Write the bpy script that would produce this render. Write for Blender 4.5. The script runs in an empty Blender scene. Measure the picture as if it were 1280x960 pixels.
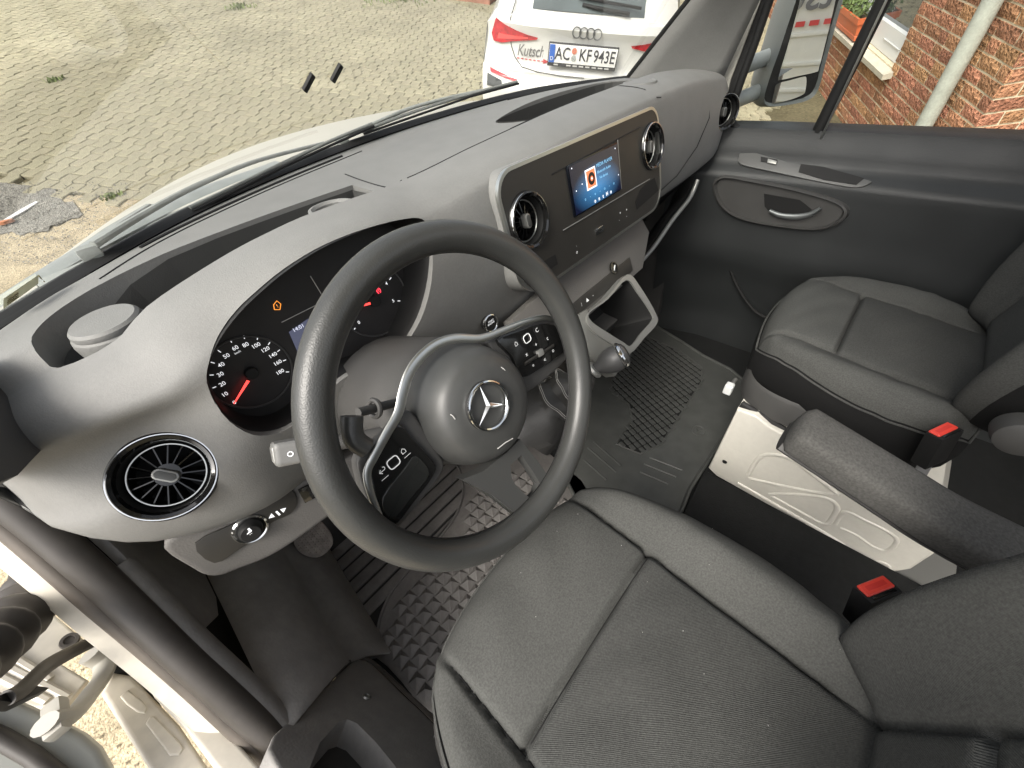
import bpy, bmesh, math, random
from mathutils import Vector as V, Matrix
random.seed(7)
S = bpy.context.scene
COL = S.collection
# ------------------------------------------------------------------ camera
F_PX = 470.0; IW, IH = 1280.0, 960.0
ROT = Matrix(((0.66832967, -0.56550972, 0.48325376), (-0.73662403, -0.41271312, 0.53577319), (-0.10353978, -0.71404946, -0.69239648)))
CAM = V((-0.615, -0.246, 1.08))
cd = bpy.data.cameras.new('camera'); cam = bpy.data.objects.new('camera', cd); COL.objects.link(cam)
cd.sensor_width = 36.0; cd.lens = F_PX / IW * 36.0; cd.clip_start = 0.02; cd.clip_end = 500
_r, _u, _b = ROT @ V((1, 0, 0)), -(ROT @ V((0, 1, 0))), -(ROT @ V((0, 0, 1)))
cam.matrix_world = Matrix(((_r.x, _u.x, _b.x, CAM.x), (_r.y, _u.y, _b.y, CAM.y), (_r.z, _u.z, _b.z, CAM.z), (0, 0, 0, 1)))
S.camera = cam
# ------------------------------------------------------------------ world, sun, exposure
w = bpy.data.worlds.new('World'); S.world = w; w.use_nodes = True
nt = w.node_tree; nt.nodes.clear()
sky = nt.nodes.new('ShaderNodeTexSky'); sky.sky_type = 'NISHITA'; sky.sun_disc = False
SUN_EL, SUN_AZ = math.radians(46), math.radians(-96)      # azimuth from +Y towards +X
sky.sun_elevation = SUN_EL; sky.sun_rotation = SUN_AZ; sky.air_density = 1.0; sky.dust_density = 6.0; sky.ozone_density = 0.6
hsv = nt.nodes.new('ShaderNodeHueSaturation'); hsv.inputs['Saturation'].default_value = 0.35
bg = nt.nodes.new('ShaderNodeBackground'); bg.inputs['Strength'].default_value = 0.13
out = nt.nodes.new('ShaderNodeOutputWorld')
nt.links.new(sky.outputs[0], hsv.inputs['Color']); nt.links.new(hsv.outputs[0], bg.inputs['Color']); nt.links.new(bg.outputs[0], out.inputs['Surface'])
sd = bpy.data.lights.new('sun', 'SUN'); sd.energy = 1.15; sd.angle = math.radians(25); sd.color = (1.0, 0.95, 0.86)
sun = bpy.data.objects.new('sun', sd); COL.objects.link(sun)
_sd = V((math.sin(SUN_AZ) * math.cos(SUN_EL), math.cos(SUN_AZ) * math.cos(SUN_EL), math.sin(SUN_EL)))
sun.rotation_euler = _sd.to_track_quat('Z', 'Y').to_euler(); sun.location = (-3, 2, 6)
S.view_settings.view_transform = 'Standard'; S.view_settings.look = 'None'; S.view_settings.gamma = 1.0
S.view_settings.exposure = 1.25
S.cycles.max_bounces = 6; S.cycles.transparent_max_bounces = 12; S.cycles.use_denoising = True
S.cycles.sample_clamp_indirect = 6.0

# ------------------------------------------------------------------ pixel -> place
def ray(x, y): return ROT @ V(((x - 640) / F_PX, (y - 480) / F_PX, 1.0))
def at(x, y, X=None, Y=None, Z=None):
    d = ray(x, y)
    t = (X - CAM.x) / d.x if X is not None else (Y - CAM.y) / d.y if Y is not None else (Z - CAM.z) / d.z
    return CAM + d * t
def on_plane(x, y, o, n):
    d = ray(x, y); return CAM + d * ((V(o) - CAM).dot(n) / d.dot(n))
def to_px(p):
    q = ROT.transposed() @ (V(p) - CAM)
    return (q.x / q.z * F_PX + 640, q.y / q.z * F_PX + 480, q.z)

# ------------------------------------------------------------------ materials
MATS = {}
def material(name, col, rough=0.6, metal=0.0, bump=None, var=None, spec=0.5, emit=None, coat=0.0, random_obj=0.0, tint=False, voro=None):
    if name in MATS: return MATS[name]
    m = bpy.data.materials.new(name); m.use_nodes = True; MATS[name] = m
    n = m.node_tree.nodes; l = m.node_tree.links; b = n['Principled BSDF']
    b.inputs['Base Color'].default_value = (*col, 1); b.inputs['Roughness'].default_value = rough
    b.inputs['Metallic'].default_value = metal; b.inputs['Specular IOR Level'].default_value = spec
    b.inputs['Coat Weight'].default_value = coat
    tc = n.new('ShaderNodeTexCoord')
    csock = None
    if var:      # list of (scale, amount)
        csock = None
        for sc, am in var:
            t = n.new('ShaderNodeTexNoise'); t.inputs['Scale'].default_value = sc; t.inputs['Detail'].default_value = 3
            l.new(tc.outputs['Object'], t.inputs['Vector'])
            mr = n.new('ShaderNodeMapRange'); mr.inputs['From Min'].default_value = .3; mr.inputs['From Max'].default_value = .7
            mr.inputs['To Min'].default_value = 1 - am; mr.inputs['To Max'].default_value = 1 + am
            l.new(t.outputs['Fac'], mr.inputs['Value'])
            mx = n.new('ShaderNodeMix'); mx.data_type = 'RGBA'; mx.blend_type = 'MULTIPLY'; mx.inputs['Factor'].default_value = 1
            if csock is None: mx.inputs['A'].default_value = (*col, 1)
            else: l.new(csock, mx.inputs['A'])
            l.new(mr.outputs[0], mx.inputs['B']); csock = mx.outputs['Result']
        rn = n.new('ShaderNodeMapRange'); rn.inputs['To Min'].default_value = max(0, rough - .1); rn.inputs['To Max'].default_value = min(1, rough + .1)
        l.new(t.outputs['Fac'], rn.inputs['Value']); l.new(rn.outputs[0], b.inputs['Roughness'])
    if random_obj:
        oi = n.new('ShaderNodeObjectInfo'); at_ = n.new('ShaderNodeAttribute'); at_.attribute_name = 'tint'
        ad = n.new('ShaderNodeMath'); ad.operation = 'ADD'; l.new(oi.outputs['Random'], ad.inputs[0]); l.new(at_.outputs['Fac'], ad.inputs[1])
        fr = n.new('ShaderNodeMath'); fr.operation = 'FRACT'; l.new(ad.outputs[0], fr.inputs[0])
        hs = n.new('ShaderNodeHueSaturation')
        mr = n.new('ShaderNodeMapRange'); mr.inputs['To Min'].default_value = 1 - random_obj; mr.inputs['To Max'].default_value = 1 + random_obj
        l.new(fr.outputs[0], mr.inputs['Value']); l.new(mr.outputs[0], hs.inputs['Value'])
        m2 = n.new('ShaderNodeMath'); m2.operation = 'MULTIPLY'; m2.inputs[1].default_value = 7.31; l.new(fr.outputs[0], m2.inputs[0])
        f2 = n.new('ShaderNodeMath'); f2.operation = 'FRACT'; l.new(m2.outputs[0], f2.inputs[0])
        mh = n.new('ShaderNodeMapRange'); mh.inputs['To Min'].default_value = .5 - .06 * random_obj; mh.inputs['To Max'].default_value = .5 + .06 * random_obj
        l.new(f2.outputs[0], mh.inputs['Value']); l.new(mh.outputs[0], hs.inputs['Hue'])
        if csock is None: hs.inputs['Color'].default_value = (*col, 1)
        else: l.new(csock, hs.inputs['Color'])
        csock = hs.outputs['Color']
    if csock is not None: l.new(csock, b.inputs['Base Color'])
    if bump:     # list of (kind, scale, strength, distance)
        prev = None
        for kind, sc, st, di in bump:
            if kind == 'noise':
                t = n.new('ShaderNodeTexNoise'); t.inputs['Scale'].default_value = sc; t.inputs['Detail'].default_value = 1; o = t.outputs['Fac']
            elif kind == 'voro':
                t = n.new('ShaderNodeTexVoronoi'); t.inputs['Scale'].default_value = sc; t.feature = 'SMOOTH_F1'; o = t.outputs['Distance']
            else:
                t = n.new('ShaderNodeTexWave'); t.inputs['Scale'].default_value = sc; t.inputs['Distortion'].default_value = .6; o = t.outputs['Fac']
                t.bands_direction = 'DIAGONAL'
            l.new(tc.outputs['Object'], t.inputs['Vector'])
            bp = n.new('ShaderNodeBump'); bp.inputs['Strength'].default_value = st; bp.inputs['Distance'].default_value = di
            l.new(o, bp.inputs['Height'])
            if prev is not None: l.new(prev, bp.inputs['Normal'])
            prev = bp.outputs['Normal']
        l.new(prev, b.inputs['Normal'])
    if emit:
        b.inputs['Emission Color'].default_value = (*emit[0], 1); b.inputs['Emission Strength'].default_value = emit[1]
    return m
def glass_mat(name, tint=(0.96, 0.98, 0.96), refl=0.06):
    m = bpy.data.materials.new(name); m.use_nodes = True; MATS[name] = m
    n = m.node_tree.nodes; l = m.node_tree.links; n.clear()
    o = n.new('ShaderNodeOutputMaterial'); mx = n.new('ShaderNodeMixShader'); t = n.new('ShaderNodeBsdfTransparent'); g = n.new('ShaderNodeBsdfGlossy')
    t.inputs['Color'].default_value = (*tint, 1); g.inputs['Roughness'].default_value = 0.02
    fr = n.new('ShaderNodeLayerWeight'); fr.inputs['Blend'].default_value = 0.25
    mu = n.new('ShaderNodeMapRange'); mu.inputs['To Min'].default_value = refl * .5; mu.inputs['To Max'].default_value = refl * 4
    l.new(fr.outputs['Fresnel'], mu.inputs['Value']); l.new(mu.outputs[0], mx.inputs['Fac'])
    l.new(t.outputs[0], mx.inputs[1]); l.new(g.outputs[0], mx.inputs[2]); l.new(mx.outputs[0], o.inputs['Surface'])
    return m
M = material
DASH = M('dash_soft_plastic', (.188, .187, .179), .60, bump=[('noise', 620, .45, .0006)], var=[(4, .05), (25, .04), (300, .05)], spec=.4)
DASHD = M('dash_dark_plastic', (.055, .054, .052), .55, bump=[('voro', 500, .3, .0005)], var=[(14, .1)], spec=.4)
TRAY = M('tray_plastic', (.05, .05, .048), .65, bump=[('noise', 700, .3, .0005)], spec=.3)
DASH2 = M('dash_plastic_shaded', (.115, .110, .103), .6, bump=[('voro', 430, .4, .0007)], var=[(14, .06)], spec=.35)  # same dash grey, with the shade under the lip put into its colour
PANEL = M('centre_panel_plastic', (.027, .0255, .023), .42, bump=[('noise', 1500, .08, .0002)], var=[(20, .06)])
PBLACK = M('piano_black', (.008, .008, .008), .10, coat=.5)
BLACK = M('matt_black', (.012, .012, .012), .6, spec=.3)
RUBBER = M('seal_rubber', (.055, .049, .043), .5, var=[(10, .15), (90, .06)], bump=[('noise', 300, .12, .0004)])
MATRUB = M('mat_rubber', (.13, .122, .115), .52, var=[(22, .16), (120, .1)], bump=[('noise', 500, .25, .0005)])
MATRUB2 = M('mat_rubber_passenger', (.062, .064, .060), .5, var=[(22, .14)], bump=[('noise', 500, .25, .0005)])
CARPET = M('floor_carpet', (.012, .0125, .0125), .8, var=[(60, .2)], bump=[('noise', 300, .5, .001)], spec=.2)
LOWER = M('lower_trim', (.27, .262, .252), .55, bump=[('voro', 260, .5, .0008)], var=[(9, .12), (45, .1)])
FABRIC = M('seat_fabric', (.066, .067, .063), .92, var=[(7, .08), (420, .20)], bump=[('noise', 800, .5, .0006), ('wave', 420, .25, .0004)], spec=.15)
FABRIC2 = M('seat_fabric_insert', (.058, .059, .056), .9, var=[(9, .06), (420, .22)], bump=[('wave', 260, .6, .0007), ('noise', 800, .3, .0004)], spec=.15)
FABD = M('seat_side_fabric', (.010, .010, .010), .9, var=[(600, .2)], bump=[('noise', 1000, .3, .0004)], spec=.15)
WHEELM = M('wheel_urethane', (.043, .044, .042), .36, bump=[('voro', 700, .35, .0005)], var=[(20, .06)], spec=.5)
HUBM = M('hub_plastic', (.056, .057, .055), .45, bump=[('noise', 1200, .15, .0003)], var=[(18, .08), (70, .06)])
CHROME = M('chrome', (.75, .76, .76), .12, 1.0)
SATIN = M('satin_silver', (.62, .63, .60), .32, 1.0)
SATIN2 = M('matt_silver_plastic', (.30, .30, .285), .38, .55)
SEATBOX = M('seat_box_paint', (.60, .58, .52), .38, var=[(5, .03), (80, .03)], coat=.2)
WHITE = M('van_white_paint', (.44, .425, .37), .55, coat=.05, var=[(3, .03), (40, .02)])
WHITED = M('van_white_dusty', (.60, .56, .48), .5, var=[(6, .08), (70, .06)], bump=[('noise', 60, .1, .001)])
CARWHITE = M('car_white_paint', (.64, .64, .61), .2, coat=.6, var=[(4, .02)])
RED = M('buckle_red', (.72, .06, .04), .35, spec=.5)
REDL = M('tail_lamp_red', (.45, .012, .02), .12, coat=.8, var=[(30, .35)])
NEEDLE = M('needle_red', (.6, .02, .02), .4, emit=((1, .06, .05), 1.1))
PRINT = M('white_print', (.8, .8, .8), .5, emit=((.9, .92, .95), .35))
PRINTG = M('grey_print', (.55, .55, .53), .5)
ICONW = M('switch_icon', (.7, .71, .7), .5, emit=((.9, .9, .9), .12))
ARMFAB = M('armrest_knit', (.070, .069, .065), .92, var=[(9, .08), (300, .22)], bump=[('noise', 500, .6, .0008), ('wave', 300, .3, .0005)], spec=.15)
LEATHER = M('gaiter_leather', (.04, .039, .037), .5, bump=[('voro', 300, .4, .0006)])
STITCH = M('stitching', (.34, .33, .31), .8)
GLASS = glass_mat('windscreen_glass', (.97, .985, .965), .075)
GLASSD = glass_mat('door_glass', (.95, .97, .95), .05)
COWL = M('cowl_plastic', (.24, .255, .24), .7, var=[(30, .15)], bump=[('noise', 400, .3, .0006)])
WIPER = M('wiper_black', (.17, .18, .17), .75, var=[(50, .15)])
MIRROR = M('mirror_glass', (.93, .95, .93), .0, 1.0)
MIRBODY = M('mirror_housing', (.12, .13, .128), .5, bump=[('noise', 500, .3, .0005)], var=[(15, .08)])
STEELG = M('hinge_paint', (.36, .345, .305), .45, var=[(20, .1)])

# ------------------------------------------------------------------ builders
class MB:
    def __init__(s): s.bm = bmesh.new()
    def poly(s, pts):
        vs = [s.bm.verts.new(p) for p in pts]
        return s.bm.faces.new(vs)
    def grid(s, rows, close_u=False, close_v=False, cap=False):
        R = [[s.bm.verts.new(p) for p in r] for r in rows]
        nr, nc = len(R), len(R[0])
        for i in range(nr if close_v else nr - 1):
            for j in range(nc if close_u else nc - 1):
                a, b, c, d = R[i][j], R[i][(j + 1) % nc], R[(i + 1) % nr][(j + 1) % nc], R[(i + 1) % nr][j]
                try: s.bm.faces.new((a, b, c, d))
                except ValueError: pass
        if cap and close_u:
            s.bm.faces.new(list(reversed(R[0]))); s.bm.faces.new(R[-1])
        return s
    def tube(s, pts, r, n=10, cap=True, flat=None):
        pts = [V(p) for p in pts]; rows = []
        rr = r if isinstance(r, (list, tuple)) else [r] * len(pts)
        t0 = (pts[1] - pts[0]).normalized(); ref = flat if flat else (V((0, 0, 1)) if abs(t0.z) < .9 else V((1, 0, 0)))
        for i, p in enumerate(pts):
            t = (pts[min(i + 1, len(pts) - 1)] - pts[max(i - 1, 0)]).normalized()
            a = (V(ref) - t * V(ref).dot(t)).normalized(); b = t.cross(a); ref = a
            k = rr[i]; ka, kb = (k if isinstance(k, tuple) else (k, k))
            rows.append([p + a * (math.cos(q) * ka) + b * (math.sin(q) * kb) for q in [2 * math.pi * j / n for j in range(n)]])
        return s.grid(rows, close_u=True, cap=cap)
    def lathe(s, prof, o, axis, n=32, ref=None, arc=None):
        o = V(o); axis = V(axis).normalized()
        ref = V(ref) if ref else (V((1, 0, 0)) if abs(axis.x) < .8 else V((0, 1, 0)))
        a = (ref - axis * ref.dot(axis)).normalized(); b = axis.cross(a)
        rows = []
        for r, h in prof:
            rows.append([o + axis * h + (a * math.cos(q) + b * math.sin(q)) * max(r, 1e-5) for q in [2 * math.pi * j / n for j in range(n)]])
        return s.grid(rows, close_u=True)
    def torus(s, o, axis, R, r, n=64, m=16, ref=None, flat=1.0):
        o = V(o); axis = V(axis).normalized(); ref = V(ref) if ref else V((1, 0, 0))
        a = (ref - axis * ref.dot(axis)).normalized(); b = axis.cross(a); rows = []
        for i in range(n):
            q = 2 * math.pi * i / n; d = a * math.cos(q) + b * math.sin(q)
            rows.append([o + d * (R + r * math.cos(k)) + axis * (r * flat * math.sin(k)) for k in [2 * math.pi * j / m for j in range(m)]])
        return s.grid(rows, close_u=True, close_v=True)
    def box(s, c, ex, ey, ez, size, bev=0.0, seg=2):
        c, ex, ey, ez = V(c), V(ex), V(ey), V(ez); tmp = bmesh.new()
        bmesh.ops.create_cube(tmp, size=1.0)
        if bev: 
            for v in tmp.verts: v.co = V((v.co.x * size[0], v.co.y * size[1], v.co.z * size[2]))
            bmesh.ops.bevel(tmp, geom=tmp.edges[:], offset=bev, segments=seg, affect='EDGES', profile=.7)
            size = (1, 1, 1)
        mp = {}
        for v in tmp.verts: mp[v] = s.bm.verts.new(c + ex * (v.co.x * size[0]) + ey * (v.co.y * size[1]) + ez * (v.co.z * size[2]))
        for f in tmp.faces: s.bm.faces.new([mp[v] for v in f.verts])
        tmp.free(); return s
    def prism(s, pts, off, bev=0.0, seg=2, both=False):
        pts = [V(p) for p in pts]; off = V(off); tmp = bmesh.new()
        a = [tmp.verts.new(p) for p in pts]; b = [tmp.verts.new(p + off) for p in pts]; n = len(pts)
        fa = tmp.faces.new(list(reversed(a))); fb = tmp.faces.new(b)
        for i in range(n): tmp.faces.new((a[i], a[(i + 1) % n], b[(i + 1) % n], b[i]))
        bmesh.ops.recalc_face_normals(tmp, faces=tmp.faces[:])
        if bev:
            es = list(fb.edges) + (list(fa.edges) if both else [])
            bmesh.ops.bevel(tmp, geom=es, offset=bev, segments=seg, affect='EDGES', profile=.6)
        mp = {v: s.bm.verts.new(v.co) for v in tmp.verts}
        for f in tmp.faces: s.bm.faces.new([mp[v] for v in f.verts])
        tmp.free(); return s
    def obj(s, name, mat, parent=None, smooth=True, angle=40, recalc=True, solid=0.0, sub=0):
        if recalc: bmesh.ops.recalc_face_normals(s.bm, faces=s.bm.faces[:])
        me = bpy.data.meshes.new(name); s.bm.to_mesh(me); s.bm.free()
        me.materials.append(mat)
        if smooth:
            me.polygons.foreach_set('use_smooth', [True] * len(me.polygons)); me.set_sharp_from_angle(angle=math.radians(angle))
        o = bpy.data.objects.new(name, me); COL.objects.link(o)
        if sub:
            mm = o.modifiers.new('sub', 'SUBSURF'); mm.levels = sub; mm.render_levels = sub
        if solid:
            mm = o.modifiers.new('solid', 'SOLIDIFY'); mm.thickness = solid; mm.offset = 0
        if parent is not None: attach(o, parent)
        return o
def attach(o, p):
    o.parent = p
    if p.type == 'EMPTY': o.matrix_parent_inverse = Matrix.Translation(-p.location)
def thing(name, label, cat, loc, group=None):
    o = bpy.data.objects.new(name, None); COL.objects.link(o); o.location = loc; o.empty_display_size = .05
    o['label'] = label; o['category'] = cat
    if group: o['group'] = group
    return o
def tag(o, label, cat, group=None):
    o['label'] = label; o['category'] = cat
    if group: o['group'] = group
    return o
def spline(pts, n=8, closed=False):
    pts = [V(p) for p in pts]; L = len(pts); out_ = []
    rng = range(L) if closed else range(L - 1)
    for i in rng:
        if closed: p0, p1, p2, p3 = pts[i - 1], pts[i], pts[(i + 1) % L], pts[(i + 2) % L]
        else: p0, p1, p2, p3 = pts[max(i - 1, 0)], pts[i], pts[i + 1], pts[min(i + 2, L - 1)]
        for k in range(n):
            t = k / n
            out_.append(.5 * ((2 * p1) + (p2 - p0) * t + (2 * p0 - 5 * p1 + 4 * p2 - p3) * t * t + (3 * p1 - p0 - 3 * p2 + p3) * t ** 3))
    if not closed: out_.append(pts[-1])
    return out_
def rrect(w_, h_, r, n=5):
    o = []
    for cx, cy, a0 in ((w_ / 2 - r, h_ / 2 - r, 0), (-w_ / 2 + r, h_ / 2 - r, 90), (-w_ / 2 + r, -h_ / 2 + r, 180), (w_ / 2 - r, -h_ / 2 + r, 270)):
        for k in range(n + 1):
            q = math.radians(a0 + 90 * k / n); o.append((cx + r * math.cos(q), cy + r * math.sin(q)))
    return o
def frame_pts(pts, o, ex, ey): return [V(o) + V(ex) * p[0] + V(ey) * p[1] for p in pts]
def ring_strip(mb, outer, inner, off):
    """closed band between two outlines of equal count, thickened by off"""
    n = len(outer); off = V(off)
    rows = [[V(p) for p in outer], [V(p) + off for p in outer], [V(p) + off for p in inner], [V(p) for p in inner]]
    mb.grid(rows, close_u=True, close_v=True)
    return mb
_tc = {}
def text(s, o, ex, ey, size, mat, parent, name='lettering', ext=0.0004, align='CENTER', shear=0.0, bold=0.0, sx=1.0):
    cu = bpy.data.curves.new('t', 'FONT'); cu.body = s; cu.size = 1.0; cu.align_x = align; cu.align_y = 'CENTER'; cu.shear = shear; cu.offset = bold; cu.resolution_u = 3
    to = bpy.data.objects.new('t', cu); COL.objects.link(to)
    dg = bpy.context.evaluated_depsgraph_get(); me = bpy.data.meshes.new_from_object(to.evaluated_get(dg))
    bpy.data.objects.remove(to); bpy.data.curves.remove(cu)
    o, ex, ey = V(o), V(ex).normalized(), V(ey).normalized(); ez = ex.cross(ey).normalized()
    for v in me.vertices: v.co = o + ex * (v.co.x * size * sx) + ey * (v.co.y * size) + ez * ext
    me.name = name; me.materials.clear(); me.materials.append(mat)
    ob = bpy.data.objects.new(name, me); COL.objects.link(ob)
    if parent is not None: attach(ob, parent)
    return ob
def boolean(o, cutters):
    for c in cutters:
        md = o.modifiers.new('b', 'BOOLEAN'); md.operation = 'DIFFERENCE'; md.solver = 'EXACT'; md.object = c
    dg = bpy.context.evaluated_depsgraph_get(); me = bpy.data.meshes.new_from_object(o.evaluated_get(dg))
    o.modifiers.clear(); old = o.data; o.data = me
    for c in cutters: bpy.data.objects.remove(c)
    me.polygons.foreach_set('use_smooth', [True] * len(me.polygons)); me.set_sharp_from_angle(angle=math.radians(38))
def lerp(a, b, t): return a + (b - a) * t
def interp(x, table):          # smooth monotone cubic through the table
    n = len(table)
    if x <= table[0][0]: return table[0][1]
    if x >= table[-1][0]: return table[-1][1]
    sl = [(table[i + 1][1] - table[i][1]) / (table[i + 1][0] - table[i][0]) for i in range(n - 1)]
    def tan(i):
        if i == 0: return sl[0]
        if i == n - 1: return sl[-1]
        if sl[i - 1] * sl[i] <= 0: return 0.0
        return 2 * sl[i - 1] * sl[i] / (sl[i - 1] + sl[i])
    for i in range(n - 1):
        x0, y0 = table[i]; x1, y1 = table[i + 1]
        if x <= x1:
            h = x1 - x0; t = (x - x0) / h; t2, t3 = t * t, t ** 3
            return (2 * t3 - 3 * t2 + 1) * y0 + (t3 - 2 * t2 + t) * h * tan(i) + (3 * t2 - 2 * t3) * y1 + (t3 - t2) * h * tan(i + 1)
EX, EY, EZ = V((1, 0, 0)), V((0, 1, 0)), V((0, 0, 1))
# =================================================================== OUTSIDE: ground, paving
GC, GA, GB = -0.5586, 0.0488, 0.243
GN = V((-GA, -GB, 1)).normalized()
def gz(x, y): return GC + GA * x + (GB * y if y > 0 else .02 * y)
def gpx(x, y): return on_plane(x, y, (0, 0, GC), GN)
GROUND = M('ground_sand', (.12, .105, .062), .95, var=[(2, .2), (30, .3)], bump=[('noise', 90, .5, .004)], spec=.2)
PAVE = M('paver_concrete', (.30, .275, .19), .9, var=[(.8, .14), (3, .08), (18, .08), (150, .34)], bump=[('noise', 260, .45, .002)], random_obj=.06, spec=.2)
ASPH = M('worn_asphalt', (.20, .19, .165), .9, var=[(4, .2), (55, .35), (140, .55)], bump=[('voro', 110, .8, .006)], spec=.25)
SANDY = M('sandy_gravel', (.40, .335, .225), .95, var=[(9, .2), (110, .4)], bump=[('noise', 120, .8, .006)], spec=.2)
mb = MB()
ys = [-60, -20, -6, 0, 2, 5, 10, 25, 60]; xs = [-60, -20, -6, -2, 0, 3, 8, 20, 60]
mb.grid([[V((x, y, gz(x, y) - .03)) for x in xs] for y in ys])
ground = mb.obj('ground', GROUND, smooth=False); ground['kind'] = 'structure'
# paver lattice on the slope: strips run along A, strip width along P
p0 = gpx(190, 200); A = (gpx(208.75, 187.2) - p0).normalized(); P = GN.cross(A).normalized()
LA, LW, DEL = .225, .1125, .015
def wav(s):           # trapezoid wave, period LA
    s = (s / LA) % 1.0
    if s < .05: return DEL * s / .05
    if s < .45: return DEL
    if s < .55: return DEL * (1 - (s - .45) / .05)
    if s < .95: return -DEL
    return -DEL * (1 - (s - .95) / .05)
def paver_mesh(phase):
    g = .0024; so = [.0, .05, .45, .55, .95, 1.0]
    ss = [LA * k for k in so]
    low = [(s, wav(s + phase)) for s in ss]; up = [(s, LW + wav(s + phase)) for s in reversed(ss)]
    def ring(ins, z):
        o = []
        for i, (s, t) in enumerate(low): o.append(V((min(max(s, ins * 1.7), LA - ins * 1.7), t + ins, z)))
        for i, (s, t) in enumerate(up): o.append(V((min(max(s, ins * 1.7), LA - ins * 1.7), t - ins, z)))
        return o
    return [ring(g, -.03), ring(g, -.005), ring(g + .005, 0)]
def paver_faces(n):
    f = []
    for k in range(2):
        for i in range(n): f.append((k * n + i, k * n + (i + 1) % n, (k + 1) * n + (i + 1) % n, (k + 1) * n + i))
    f.append(tuple(range(2 * n, 3 * n)))
    return f
PR = [paver_mesh(0.0), paver_mesh(LA / 2)]; NF = len(PR[0][0]); PF = paver_faces(NF)
PMESH = []
for r_ in PR:
    me = bpy.data.meshes.new('paver'); me.from_pydata([v for q in r_ for v in q], [], PF); me.materials.append(PAVE); me.update(); PMESH.append(me)
bound = [gpx(*q) for q in ((-250, 195), (0, 223), (60, 234), (100, 241), (140, 247), (175, 246), (330, 262))]   # edge where the paving stops
def beyond(p):
    for a, b in zip(bound, bound[1:]):
        if a.x <= p.x <= b.x:
            t = (p.x - a.x) / (b.x - a.x); return p.y > a.y + (b.y - a.y) * t - .04
    return p.y > (bound[0].y if p.x < bound[0].x else 1.2)
cands = []
for i in range(-60, 60):
    for k in range(-90, 90):
        ph = (k % 2) * LA / 2
        o = p0 + A * (i * LA + ph) + P * (k * LW)
        c = o + A * (LA / 2) + P * (LW / 2)
        if c.y < .9 or c.y > 14 or c.x < -4.5 or c.x > 10.5: continue
        if not beyond(c): continue
        dw = (c - V((3.4, -.6, 0)))                      # stop at the brick wall
        x_, y_, d_ = to_px(c)
        if d_ < .3 or not (-160 < x_ < 1150 and -140 < y_ < 360): continue
        x2, y2, _ = to_px(c + A * LA * .5); x3, y3, _ = to_px(c + P * LW * .5)
        size = abs((x2 - x_) * (y3 - y_) - (x3 - x_) * (y2 - y_))
        vis = (0 <= x_ <= 650 and 0 <= y_ <= 340 - x_ * .4) or (915 < x_ < 1020 and 100 < y_ < 180)
        cands.append((size if vis else 0, i, k, o, ph))
cands.sort(key=lambda q: -q[0])
Mg = Matrix((( A.x, P.x, GN.x, 0), (A.y, P.y, GN.y, 0), (A.z, P.z, GN.z, 0), (0, 0, 0, 1)))
vs, fs, tint = [], [], []
for idx, (sz, i, k, o, ph) in enumerate(cands):
    jz = random.uniform(-.0025, .0025); jx, jy = random.uniform(-.02, .02), random.uniform(-.03, .03)
    mw = Matrix.Translation(o + GN * jz) @ Mg @ Matrix.Rotation(jx * .25, 4, 'X') @ Matrix.Rotation(jy * .12, 4, 'Y')
    if idx < 300:
        ob = bpy.data.objects.new('paver', PMESH[k % 2]); COL.objects.link(ob); ob.parent = ground; ob.matrix_world = mw
    else:
        b0 = len(vs); tv = random.random()
        for q in PR[k % 2]:
            for v in q: vs.append(mw @ v); tint.append(tv)
        fs += [tuple(b0 + j for j in f) for f in PF]
me = bpy.data.meshes.new('far_pavers'); me.from_pydata(vs, [], fs); me.materials.append(PAVE)
at_ = me.attributes.new('tint', 'FLOAT', 'POINT'); at_.data.foreach_set('value', tint)
ob = bpy.data.objects.new('paving', me); COL.objects.link(ob); ob.parent = ground; ob['kind'] = 'stuff'
# asphalt by the van with a sandy washed-out strip, uneven edge
def sheet(name, pix, mat, lift):
    pts = [p + V((random.uniform(-.05, .05), random.uniform(-.05, .05), 0)) for p in spline([gpx(*q) for q in pix], 5, True)]; pts = [p + V((0, 0, gz(p.x, p.y) - p.z)) for p in pts]
    m_ = MB(); c = sum(pts, V()) / len(pts); r1 = [p + GN * lift for p in pts]; rows = [r1]
    for f in (.75, .5, .25):
        rows.append([c + (p - c) * f + GN * (lift + .004 * math.sin(7 * p.x + 9 * f)) for p in pts])
    m_.grid(rows, close_u=True); m_.bm.faces.new(m_.bm.verts[-0:][-len(pts):]) if False else None
    m_.bm.verts.ensure_lookup_table(); m_.bm.faces.new(list(m_.bm.verts)[-len(pts):])
    o = m_.obj(name, mat); o['kind'] = 'structure'; return o
sheet('sandy_ground', [(-300, 190), (0, 224), (60, 235), (100, 243), (140, 249), (185, 247), (330, 330), (260, 480), (60, 560), (-300, 700)], SANDY, -.012)
sheet('asphalt', [(-300, 200), (0, 226), (40, 232), (75, 240), (95, 262), (70, 280), (30, 288), (-60, 300), (-300, 420)], ASPH, -.004)
mb = MB(); mb.grid([[V((x, y, gz(x, y) - .012)) for x in (-4, -2.5, -1.2, -.3)] for y in (-3, -1.5, 0, .8, 1.6, 2.4)])
o = mb.obj('gravel_ground', SANDY, smooth=False); o['kind'] = 'structure'
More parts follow.
